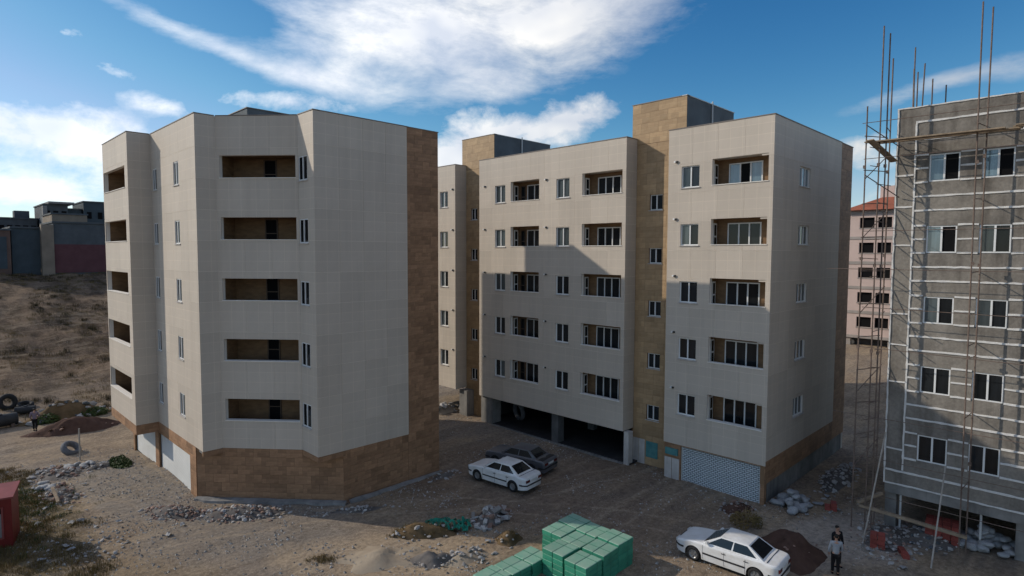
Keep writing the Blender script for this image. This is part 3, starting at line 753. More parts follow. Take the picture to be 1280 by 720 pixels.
    for y0, y1 in ((11.7, 17.0), (20.0, 32.45), (35.5, 41.4)): bx('floor_slab', 'dark_concrete', 29.60, 30.615, y0, y1, 2.20, 2.40)
    bx('parking_wall', 'parking_shade', 39.0, 39.2, 17.3, 41.5, -.2, 2.2); bx('parking_wall', 'parking_shade', 30.6, 39.0, 17.2, 17.4, -.2, 2.2)
    bx('parking_wall', 'parking_shade', 30.75, 39.0, 19.3, 19.5, -.2, 2.2); bx('parking_wall', 'parking_shade', 30.5, 39.0, 32.6, 32.8, -.2, 2.2)
    bx('parking_floor', 'parking_shade', 29.62, 39.0, 19.5, 32.6, .0, .345)  # dark floor sheet added to deepen the shade in the bay
    bx('parking_kerb', 'concrete', 29.42, 29.60, 19.9, 31.3, .0, .32)
    bx('roof', 'concrete', 30.8, 42.0, 11.7, 41.4, 18.88, 19.03)
    for y0, y1 in ((11.7, 17.0), (20.0, 32.45), (35.5, 41.4)): bx('roof', 'concrete', 29.7, 30.795, y0, y1, 18.88, 19.03)
    eb = Face((42.2, 11.5), (42.2, 41.6), B); wall(eb, -.2, zt, [], 'cream_wall', name='rear_wall')
    el = Face((42.2, 41.6), (29.39, 41.6), B); wall(el, zb, zt, [], 'cream_wall', name='end_wall')
def perf_mat():
    m = bpy.data.materials.new('shutter_perf'); m.use_nodes = True; MATS['shutter_perf'] = m
    w = NT(m.node_tree); b = m.node_tree.nodes['Principled BSDF']; b.inputs['Roughness'].default_value = .45
    tc = w.new('ShaderNodeTexCoord'); br = w.new('ShaderNodeTexBrick')
    w.put(br.inputs['Vector'], w.mapv(tc.outputs['Object'], (1, 1, 1), (R(-90), 0, 0)))
    br.inputs['Color1'].default_value = (.60, .65, .68, 1); br.inputs['Color2'].default_value = (.52, .58, .61, 1); br.inputs['Mortar'].default_value = (.10, .12, .13, 1)
    br.inputs['Scale'].default_value = 1.0; br.inputs['Brick Width'].default_value = .24; br.inputs['Row Height'].default_value = .10; br.inputs['Mortar Size'].default_value = .018
    w.put(b.inputs['Base Color'], br.outputs[0])
perf_mat()
right_block()

# ------------------------------------------------------------------ unfinished grey block
def grey_block():
    G = thing('unfinished_building', 'unfinished grey cement-rendered block striped with white strips, behind scaffolding', 'building', (36, 0, 0))
    zt, zb = 19.3, 2.30
    f = Face((31.39, 6.80), (31.39, -9.0), G)
    cols = [(5.54, 4.45), (3.70, 2.66), (1.55, .50), (-.65, -1.70), (-3.0, -4.05), (-5.2, -6.2)]
    holes = [(6.8 - a, 6.8 - b, 3.62 + H * k, 4.80 + H * k) for k in range(5) for a, b in cols]
    wall(f, zb, zt, holes, 'cement', inset=0, T=.28, e0=0, e1=0)
    rng = random.Random(11)
    for i, h in enumerate(holes):
        k = i // len(cols)
        st = [('pane_blue', 'hole'), ('pane_teal', 'pane_dark'), ('pane_dark', 'pane_dark')][0 if k == 4 else (1 if k >= 2 else 2)]
        if k == 3: st = ('pane_blue', 'hole') if i % 2 == 0 else ('pane_teal', 'pane_dark')
        window(f, *h, 2, st, depth=.03, sill=False)
    # white insulation strips
    SW = .085
    def strip(u0, u1, z0, z1):
        mb = MB(); horiz = (u1 - u0) > (z1 - z0); n = max(1, int(max(u1 - u0, z1 - z0) / .22))
        for i in range(n + 1):
            a = i / n; ja, jb = rng.uniform(-.014, .014), rng.uniform(-.014, .014); jd = rng.uniform(-.012, .008)
            if horiz: u = u0 + (u1 - u0) * a; mb.v += [(u, .004, z0 + ja), (u, .004, z1 + jb), (u, -.035 + jd, z1 + jb - .008), (u, -.035 + jd, z0 + ja + .008)]
            else: z = z0 + (z1 - z0) * a; mb.v += [(u0 + ja, .004, z), (u1 + jb, .004, z), (u1 + jb - .008, -.035 + jd, z), (u0 + ja + .008, -.035 + jd, z)]
        for i in range(n):
            p = 4 * i
            for k in range(4): mb.f.append((p + k, p + (k + 1) % 4, p + 4 + (k + 1) % 4, p + 4 + k))
        mb.f += [(3, 2, 1, 0), tuple(4 * n + k for k in range(4))]
        obj('strip', mb.mesh('strip'), 'foam', G, f.loc(), f.rz)
    U = .72; UE = 15.75
    strip(.0, .07, zb, zt - .02); strip(U - .02, U + .06, 3.02, 18.70)
    strip(U + .061, UE, 18.61, 18.70); strip(.071, UE, zb, zb + .07); strip(.0, UE, zt - .018, zt + .05)
    strip(.071, UE, zb + .60, zb + .69)
    edges = [(U + .061)] + [x for a, b in cols for x in (6.8 - a - .02, 6.8 - b + .02)] + [UE]
    for k in range(5):
        z0 = 3.62 + H * k
        for dz in (.0, .60, 1.20):
            for j in range(0, len(edges), 2):
                jit = rng.uniform(-.012, .012)
                strip(edges[j], edges[j + 1], z0 + dz - SW / 2 + jit, z0 + dz + SW / 2 + jit)
        for dz in (1.86, 2.48):
            if z0 + dz < 18.3: strip(U + .061, UE, z0 + dz - SW / 2, z0 + dz + SW / 2)
        strip(.071, U - .001, z0 + 1.42 + rng.uniform(-.15, .15), z0 + 1.47 + rng.uniform(.02, .04) + .13)if k == 9 else strip(.071, U - .021, z0 + .30, z0 + .375)
        strip(.071, U - .021, z0 + 2.0, z0 + 2.075) if k in (1, 3) else None
    # other sides, roof, ground level
    for a, b in (((31.45, -9.0), (43, -9.0)), ((43, -9.0), (43, 6.8)), ((43, 6.78), (31.39, 6.78))):
        q = Face(a, b, G); wall(q, zb, zt - .05, [], 'cement', inset=0, e0=.29 if a[0] > 40 and b[0] < 35 else 0.01, e1=.29 if b[0] < 35 else .01, name='side_wall')
    def bx(n, m, x0, x1, y0, y1, z0, z1): return obj(n, MB().box(x0 - 36, x1 - 36, y0, y1, z0, z1), m, G)
    bx('roof_slab', 'concrete', 31.7, 42.8, -8.8, 6.5, 18.6, 18.75)
    bx('floor_slab', 'concrete', 31.42, 42.9, -8.95, 6.74, 1.86, 2.295)
    for y in (6.28, 1.6, -3.2, -8.2):
        for x in (31.55, 36.5, 41.5): bx('column', 'concrete', x, x + .5, y, y + .45, -.3, 1.86)
    bx('parking_wall', 'dark_concrete', 42.3, 42.5, -8.9, 6.7, -.3, 1.86)
    for x, y in ((31.6, 6.12), (31.65, 3.2), (31.6, .2)):
        obj('prop', MB().tube((x - 36, y, -.1), (x - 36, y, 1.86), .045).mesh('prop'), 'frame_dirty', G)
    for x, y, z, lean in ((32.5, 6.82, 21.3, .02), (32.5, 6.70, 22.25, .0), (33.2, 6.5, 21.3, .0), (32.5, 6.12, 21.45, -.06), (33.1, 5.85, 20.85, 0), (33.2, 5.35, 20.5, 0), (32.4, 6.4, 20.8, .03)):
        obj('starter_bar', MB().tube((x - 36, min(y, 6.45), 18.7), (x - 36, min(y, 6.45) + lean, z), .028, n=6).mesh('starter_bar'), 'rust_steel', G)
grey_block()

def scaffold():
    S = thing('scaffold', 'rusty tube scaffold with planks standing against the grey unfinished block', 'scaffold', (30.4, 5, 0))
    def tube(n, p, q, r=.026, m='rust_steel'): return obj(n, MB().tube((p[0] - 30.4, p[1] - 5, p[2]), (q[0] - 30.4, q[1] - 5, q[2]), r, n=7).mesh(n), m, S)
    poles = [(30.35, 7.24, 22.83), (30.5, 7.02, 22.5), (31.25, 7.08, 21.6), (30.1, 7.72, 19.4), (30.4, 3.75, 22.9), (30.85, 3.58, 22.75), (30.35, -1.2, 22.2), (30.9, -1.3, 22.0)]
    joints = []
    for x, y, z in poles:
        o = tube('pole', (x, y, -.05), (x, y + random.uniform(-.06, .06), z), .03)
        for zz in (4.2, 8.4, 12.6, 16.8):
            c = obj('coupler', MB().box(-.05, .05, -.05, .05, -.07, .07).mesh('coupler'), 'rust_steel', o, (x - 30.4, y - 5, zz + random.uniform(-.3, .3)))
    for z, y0, y1 in ((18.72, 7.95, -4), (17.08, 7.85, -4), (13.9, 7.75, -4), (12.15, 9.2, -4), (10.4, 7.7, -4), (8.55, 7.8, -4), (5.45, 8.75, -4), (3.6, 7.8, -4), (1.95, 6.5, -4)):
        tube('ledger', (30.43, y0, z + random.uniform(-.03, .08)), (30.43, y1, z + random.uniform(-.1, .05)), .015, 'rust_steel')
    for k in range(12):
        z = 1.6 + k * 1.5
        tube('transom', (30.05, 7.74, z), (31.3, 7.05 + .05 * (k % 3), z + random.uniform(-.08, .08)), .02)
        if k % 2: tube('transom', (30.2, 3.76, z), (31.36, 3.66, z + .05), .02)
    rs_ = random.Random(9)
    for k in range(22):
        z = 1.2 + k * .82; yy = rs_.choice((7.05, 7.24, 7.7)); l = rs_.uniform(.4, 1.1)
        tube('transom', (30.0 + rs_.uniform(0, .2), yy + rs_.uniform(-.25, .3), z), (30.4 + l * .8, yy - rs_.uniform(-.1, .5), z + rs_.uniform(-.06, .06)), .017)
    for z in (3.2, 6.6, 10.2, 13.6, 16.2):
        tube('brace', (30.12, 7.7, z), (31.2, 7.0, z + 1.2), .02)
    for z in (15.4, 17.6): tube('brace', (30.1, 7.72, z + 1.0), (31.3, 6.6, z), .022)
    def board(n, p, q, w, t, m='plank'):
        p, q = Vector(p) - Vector((30.4, 5, 0)), Vector(q) - Vector((30.4, 5, 0)); d = (q - p).normalized(); s = Vector((-d.y, d.x, 0)).normalized() * w / 2; u = Vector((0, 0, t))
        return obj(n, MB().hexa([p - s, q - s, q + s, p + s, p - s + u, q - s + u, q + s + u, p + s + u]).mesh(n), m, S)
    board('plank', (30.15, 7.75, 17.80), (30.15, 2.9, 17.76), .24, .05); board('plank', (30.42, 7.6, 17.81), (30.42, 2.4, 17.74), .24, .05)
    board('plank', (30.2, 2.6, 17.83), (30.2, -4, 17.80), .25, .05); board('plank', (30.5, 2.7, 17.82), (30.5, -4, 17.80), .22, .05); board('plank', (30.75, 7.5, 17.80), (30.75, 2.5, 17.75), .22, .05)
    board('plank', (29.9, 7.5, 17.86), (31.3, 6.85, 17.0), .35, .04)
    board('beam', (30.4, 7.5, 1.22), (30.4, 3.5, 1.05), .16, .12); board('beam', (30.3, 7.55, 1.36), (31.3, 6.82, 1.72), .16, .10)
    tube('raking_pole', (28.76, 6.92, 0.1), (30.4, 6.56, 4.9), .032, 'steel_pale'); tube('raking_pole', (28.19, 4.35, 0.1), (31.3, 4.46, 3.65), .032, 'steel_pale')
scaffold()

# ------------------------------------------------------------------ distant buildings
def pink_block():
    K = thing('apartment_building', 'distant pale pink unfinished block with red roof beyond the scaffold', 'building', (72, 16, 3))
    f = Face((71, 19.62), (71, 4.0), K)
    cols = [(18.46, 17.08), (16.76, 15.5), (14.6, 13.3), (12.4, 11.1), (10.2, 8.9), (8.0, 6.7)]
    holes = [(19.62 - a, 19.62 - b, 5.12 + 2.63 * k, 6.20 + 2.63 * k) for k in range(5) for a, b in cols]
    wall(f, 3.9, 17.5, holes, 'pink_render', inset=0, T=.3, e0=0, e1=0)
    for h in holes:
        o = obj('window', MB().box(0, h[1] - h[0], .25, .30, 0, h[3] - h[2]).mesh('window'), 'hole', K, f.loc(h[0], 0, h[2]), f.rz)
        obj('sill', MB().box(-.06, h[1] - h[0] + .06, -.05, .2, -.10, -.005).mesh('sill'), 'band_grey', o)
    for k in range(6): obj('floor_band', MB().box(-.03, 15.6, -.06, .0, 3.92 + 2.63 * k, 4.22 + 2.63 * k).mesh('floor_band'), 'band_grey', K, f.loc(0, 0, 0), f.rz)
    for a, b in (((71, 4.0), (82, 4.0)), ((82, 4.0), (82, 19.62)), ((82, 19.6), (71, 19.6))):
        wall(Face(a, b, K), 3.9, 17.5, [], 'pink_render', inset=0, e0=.31, name='side_wall')
    def bx(n, m, x0, x1, y0, y1, z0, z1): return obj(n, MB().box(x0 - 72, x1 - 72, y0 - 16, y1 - 16, z0 - 3, z1 - 3), m, K)
    bx('ground_floor', 'dark_concrete', 72, 81.5, 4.5, 19.2, 2.0, 3.9)
    for y in (19.0, 15, 11, 7): bx('column', 'band_grey', 71.1, 71.6, y, y + .5, 1.5, 3.9)
    z0, z1 = 17.5 - 3, 19.0 - 3
    o = [(70.4, 3.5), (82.6, 3.5), (82.6, 20.2), (70.4, 20.2)]; i_ = [(74, 6.5), (79, 6.5), (79, 17.2), (74, 17.2)]
    P = [Vector((x - 72, y - 16, z0)) for x, y in o] + [Vector((x - 72, y - 16, z1)) for x, y in i_]
    r = obj('roof', MB().hexa(P), 'roof_tile', K)
    obj('roof_cabin', MB().box(75 - 72, 78 - 72, 14 - 16, 17.6 - 16, 18.8 - 3, 20.3 - 3), 'pink_render', r)
    obj('water_tank', MB().tube((74.6 - 72, 12.4 - 16, 18.9 - 3), (74.6 - 72, 12.4 - 16, 20.0 - 3), .7, n=14).mesh('tank'), 'block_light', r)
pink_block()

def far_block(label, x0, x1, y0, y1, z0, z1, m, bands=(), wins=None, parapet=True, extra=()):
    cx = (x0 + x1) / 2
    K = thing('distant_building', label, 'building', (cx, y0, z0), group=None)
    obj('wall', MB().box(x0 - cx, x1 - cx, 0, y1 - y0, -2, z1 - z0), m, K)
    for a, b, bm in bands: obj('band', MB().box(x0 - cx + .02, x1 - cx + .02, -.08, .0, a - z0, b - z0), bm, K)
    if wins:
        nx, nz, ww, wh, wz, mm = wins
        for j in range(nz):
            for i in range(nx):
                u = x0 - cx + (x1 - x0) * (i + .5) / nx; z = wz - z0 + j * 3.0
                w_ = obj('window', MB().box(u - ww / 2, u + ww / 2, -.10, .0, z, z + wh), mm, K)
    if parapet: obj('parapet', MB().box(x0 - cx - .15, x1 - cx + .15, -.2, y1 - y0 + .15, z1 - z0 + .002, z1 - z0 + .25), 'block_dark', K)
    for (a, b, c, d, e, g, em, en) in extra: obj(en, MB().box(a - cx, b - cx, c - y0, d - y0, e - z0, g - z0), em, K)
    return K
far_block('dark grey far building with a broad maroon band beyond the hill', 15.0, 25, 112, 124, 8.2, 17.2, 'block_dark', bands=((9.7, 14.0, 'block_maroon'),),
          extra=((13.5, 14.98, 111.6, 113, 7.0, 16.9, 'block_tan', 'pillar'),))
far_block('tan far wall rising just above the dark building with the maroon band', 17.0, 22.0, 128, 138, 9, 19.3, 'block_tan')
far_block('dark blue-grey windowless far building on the hill crest', 10.2, 13.45, 113, 124, 9.0, 16.3, 'block_teal')
far_block('brown framed far building at the left edge of the picture', 5.0, 10.0, 112, 122, 9.4, 15.9, 'block_brown', wins=(2, 1, 1.6, 4.6, 10.4, 'block_teal'))
far_block('grey far tower block with overhanging flat roof on the left skyline', 18.6, 22.6, 150, 162, 10, 22.2, 'block_dark', wins=(3, 2, .8, 1.5, 16.6, 'hole'), extra=((19.4, 23.6, 149.2, 160, 22.5, 22.9, 'block_light', 'roof_slab'), (18.5, 19.2, 149.6, 151, 12, 22.0, 'block_light', 'corner_pier')))
far_block('blue-grey far block with low flat roof next to the overhanging-roof tower', 22.8, 25.2, 152, 162, 10, 21.6, 'block_teal', wins=(2, 1, .8, 1.4, 18.4, 'hole'))
far_block('tallest flat-roofed blue-grey far block close to the cream corner', 25.4, 33.0, 151, 163, 10, 23.2, 'block_teal', wins=(4, 2, .8, 1.4, 16.8, 'hole'))
far_block('long low grey far block with rooftop box on the left skyline', 12.0, 18.3, 156, 166, 9, 19.5, 'block_dark', wins=(5, 1, .8, 1.2, 17.0, 'hole'), extra=((14.8, 17.2, 157, 160, 19.7, 21.2, 'block_dark', 'stair_box'),))
far_block('pale grey far block at the left end of the skyline', 4.0, 13.6, 172, 182, 9, 21.4, 'block_light', wins=(6, 1, .8, 1.3, 18.6, 'hole'))


# ------------------------------------------------------------------ cars
def ribbon(pts, z0, z1, out=.012):
    """thin moulding that follows a line of (x, y) points; y sign gives the outward side"""
    mb = MB(); n = len(pts)
    for x, y, nx, ny in pts:
        mb.v += [(x, y, z0), (x, y, z1), (x + nx * out, y + ny * out, z1), (x + nx * out, y + ny * out, z0)]
    for i in range(n - 1):
        a, b = 4 * i, 4 * i + 4
        for k in range(4): mb.f.append((a + k, a + (k + 1) % 4, b + (k + 1) % 4, b + k))
    mb.f += [(0, 1, 2, 3), tuple(4 * n - 4 + k for k in (3, 2, 1, 0))]
    return mb

def make_car(label, loc, rz, paint, old=False, group=None, scale=.95):
    c = thing('sedan_car', label, 'car', loc, rz, group); c.scale = (scale,) * 3
    L2 = 2.2; XF, XR = 1.36, -1.30; RW = .305; RA = .375
    def hw(x):
        t = abs(x) / L2; w = .845 - .035 * t * t
        e = max(0, abs(x) - (1.86 if not old else 2.0)) / (L2 - (1.86 if not old else 2.0)); return w * (1 - (.20 if not old else .07) * e ** 2.2)
    def zs(x):
        if x > .95: z = .90 - (.17 if not old else .10) * ((x - .95) / 1.25) ** 1.6
        elif x > -1.45: z = .90 + .05 * (.95 - x) / 2.4
        else: z = .95 - .03 * (-1.45 - x) / .75
        e = max(0, abs(x) - 2.08) / .12; return z - (.13 if x > 0 else .10) * e ** 2
    def zb(x):
        z = .20 + .05 * smooth(1.7, 2.2, abs(x))
        for xw in (XF, XR):
            d = abs(x - xw)
            if d < RA: z = max(z, .30 + math.sqrt(RA * RA - d * d))
        return z
    xs = sorted(set([round(-L2 + 4.4 * i / 70, 4) for i in range(71)] + [round(xw + RA * math.cos(math.pi * k / 14), 4) for xw in (XF, XR) for k in range(15)]))
    NS = 8; tops = [.97, .88, .6, .0]
    rows = []
    for x in xs:
        w, s, b = hw(x), zs(x), zb(x); col = []
        for k in range(NS + 1):
            t = k / NS; z = b + (s - .035 - b) * t
            q = (z - .2) / .75
            y = w * (1 - .10 * max(0, .28 - q) ** 1 - .075 * max(0, q - .62) ** 1.2 + .0)
            col.append((x, y, z))
        for tp in tops: col.append((x, (w * .955) * tp, s + .018 * (1 - tp)))
        rows.append(col + [(p[0], -p[1], p[2]) for p in col[-2::-1]])
    mb = MB(); m = len(rows[0])
    for r in rows: mb.v += r
    for i in range(len(rows) - 1):
        for j in range(m - 1): a = i * m + j; mb.f.append((a, a + 1, a + m + 1, a + m))
    mb.f.append(tuple(range(m))); mb.f.append(tuple((len(rows) - 1) * m + j for j in range(m - 1, -1, -1)))
    me = mb.mesh('body', smooth=True)
    body = obj('body', me, paint, c)
    obj('underbody', MB().box(-1.95, 1.95, -.66, .66, .17, .70), 'car_trim', body)
    # cabin
    zc = .905; base = [(1.00, .735), (-1.62, .725)]; top = [(.22 if not old else .32, .575), (-.92 if not old else -.98, .565)]; zr = 1.345
    Bq = [Vector((base[0][0], -base[0][1], zc)), Vector((base[0][0], base[0][1], zc)), Vector((base[1][0], base[1][1], zc + .03)), Vector((base[1][0], -base[1][1], zc + .03))]
    Tq = [Vector((top[0][0], -top[0][1], zr)), Vector((top[0][0], top[0][1], zr)), Vector((top[1][0], top[1][1], zr)), Vector((top[1][0], -top[1][1], zr))]
    bm = bmesh.new(); vb = [bm.verts.new(p) for p in Bq]; vt = [bm.verts.new(p) for p in Tq]
    for k in range(4): bm.faces.new((vb[k], vb[(k + 1) % 4], vt[(k + 1) % 4], vt[k]))
    tf = bm.faces.new(vt); bm.normal_update()
    res = bmesh.ops.subdivide_edges(bm, edges=list(tf.edges), cuts=3, use_grid_fill=True)
    for v in bm.verts:
        if v.co.z > zr - .001:
            a = (v.co.x - top[1][0]) / (top[0][0] - top[1][0]); b_ = v.co.y / .575
            v.co.z += .045 * (1 - (2 * a - 1) ** 2) * (1 - b_ * b_ * .9)
    bmesh.ops.recalc_face_normals(bm, faces=bm.faces)
    me = bpy.data.meshes.new('cabin'); bm.to_mesh(me); bm.free()
    cab = obj('cabin', me, paint, c)
    def pane(name, q, u0, u1, v0, v1, m='car_glass', off=.006, shear0=0, shear1=0):
        b0, b1, t0, t1 = q
        P = lambda u, v: (b0.lerp(b1, u)).lerp(t0.lerp(t1, u), v)
        pts = [P(u0, v0), P(u1, v0), P(u1 - shear1, v1), P(u0 + shear0, v1)]
        n = (pts[1] - pts[0]).cross(pts[3] - pts[0]).normalized()
        ctr = sum(Bq + Tq, Vector()) / 8
        if n.dot(pts[0] - ctr) < 0: n = -n
        obj(name, MB().hexa([p - n * .01 for p in pts] + [p + n * off for p in pts]), m, c)
    pane('windscreen', (Bq[0], Bq[1], Tq[0], Tq[1]), .06, .94, .06, .93)
    pane('rear_window', (Bq[2], Bq[3], Tq[2], Tq[3]), .07, .93, .14, .93)
    for a, b, ta, tb in ((Bq[1], Bq[2], Tq[1], Tq[2]), (Bq[0], Bq[3], Tq[0], Tq[3])):
        pane('side_window', (a, b, ta, tb), .075, .475, .10, .88); pane('side_window', (a, b, ta, tb), .505, .90, .10, .88, shear1=.0)
    # wheels
    for x, s in ((XF, 1), (XF, -1), (XR, 1), (XR, -1)):
        key = ('wheel',)
        if key not in PCACHE:
            t = MB().lathe([(.19, -.085), (.25, -.098), (.29, -.09), (RW, -.06), (RW, .06), (.29, .09), (.25, .098), (.19, .085)], 24).mesh('tyre', smooth=True)
            r_ = MB().lathe([(.0, .055), (.05, .06), (.06, .045), (.15, .04), (.185, .075), (.195, .08), (.195, -.07)], 20)
            for k in range(5):
                an = 2 * math.pi * k / 5; ca, sa = math.cos(an), math.sin(an)
                p = lambda r, w_, h: (r * ca - w_ * sa, h, r * sa + w_ * ca)
                r_.hexa([p(.04, -.028, .05), p(.17, -.035, .05), p(.17, .035, .05), p(.04, .028, .05), p(.04, -.028, .072), p(.17, -.03, .082), p(.17, .03, .082), p(.04, .028, .072)])
            r_ = r_.mesh('rim'); t.materials.append(MATS['rubber']); r_.materials.append(MATS['rim']); PCACHE[key] = (t, r_)
        t, r_ = PCACHE[key]
        w = obj('wheel', t, None, c, (x, s * .735, RW), 0 if s > 0 else math.pi)
        obj('rim', r_, None, w)
    # mouldings, bumpers, lamps, plate, mirrors
    for s in (1, -1):
        pts = [(x, s * (hw(x) + .001), 0, s) for x in [-.88 + 1.8 * i / 12 for i in range(13)]]
        obj('side_moulding', ribbon(pts, .47, .535, .016), 'car_trim', c)
    for e in (1, -1):
        pts = []
        for i in range(25):
            a = -1 + 2 * i / 24; y = a * hw(e * 2.19)
            pts.append((e * (L2 + .001), y, e, 0))
        side = [(e * (1.80 + .4 * i / 6), hw(e * (1.80 + .4 * i / 6)) + .001, 0, 1) for i in range(7)]
        P = [(x, -y, 0, -1) for x, y, _, _ in side] + pts + side[::-1]
        obj('bumper_strip', ribbon(P, .47, .54, .03), 'car_trim', c)
        lm = 'head_glass' if e > 0 else 'tail_red'
        for s in (1, -1):
            y0, y1 = (s * .38, s * .69)
            if e > 0: obj('headlight', MB().box(2.12, 2.205, min(y0, y1), max(y0, y1), .60, .72), lm, c)
            else: obj('tail_light', MB().box(-2.215, -2.10, min(y0, y1), max(y0, y1), .66, .80), lm, c)
    obj('number_plate', MB().box(-2.222, -2.19, -.27, .27, .66, .78), 'plate', c)
    obj('front_grille', MB().box(2.10, 2.208, -.34, .34, .62, .70), 'car_trim', c)
    obj('boot_seam', MB().box(-2.06, -1.70, -.70, .70, .930, .9525) if old else MB().box(-1.72, -1.70, -.70, .70, .95, .967), 'car_trim', c)
    for s in (1, -1):
        obj('mirror', MB().hexa([(.70, s * .74, .95), (.82, s * .76, .95), (.80, s * .92, .97), (.70, s * .92, .97), (.70, s * .74, 1.05), (.80, s * .76, 1.05), (.78, s * .92, 1.06), (.70, s * .92, 1.06)]), paint, c)
        for x in (.02, -.92): obj('door_handle', MB().box(x - .09, x + .09, s * .835 if s > 0 else -.855, .855 if s > 0 else -.835, .74, .765), 'car_trim', c)
        for x in (.93, .0, -.88):
            obj('door_seam', ribbon([(x - .005, s * (hw(x) - .0), 0, s), (x + .005, s * (hw(x) - .0), 0, s)], .24, .84, .0035), 'car_trim', c)
    return c
gz = ground_z
make_car('white sedan parked alongside the dark grey car', (22.62, 23.05, gz(22.6, 23) + .02), R(96), 'car_white', group='parked cars')
make_car('dark grey boxy sedan parked behind the white sedan', (24.95, 24.0, gz(25, 24) + .02), R(100), 'car_grey', old=True, group='parked cars')
make_car('white sedan parked near the earth heap, front wheel towards the green bundles', (23.10, 10.25, gz(23.1, 10.2) + .02), R(93), 'car_white', group='parked cars')

# ------------------------------------------------------------------ people
def skin_mesh(name, pts, edges, m, sub=2):
    me = bpy.data.meshes.new(name); me.from_pydata([p[:3] for p in pts], edges, [])
    o = bpy.data.objects.new(name, me); COL.objects.link(o)
    sk = o.modifiers.new('skin', 'SKIN'); ss = o.modifiers.new('sub', 'SUBSURF'); ss.levels = sub; ss.render_levels = sub
    if not me.skin_vertices: me.skin_vertices.new()
    for i, p in enumerate(pts):
        r = p[3]; r2 = p[4] if len(p) > 4 else r
        me.skin_vertices[0].data[i].radius = (r, r2); me.skin_vertices[0].data[i].use_root = (i == 0)
    dg = bpy.context.evaluated_depsgraph_get(); ev = o.evaluated_get(dg); out = bpy.data.meshes.new_from_object(ev)
    bpy.data.objects.remove(o); bpy.data.meshes.remove(me)
    out.polygons.foreach_set('use_smooth', [True] * len(out.polygons)); out.materials.clear(); out.materials.append(MATS[m]); out.name = name
    return out

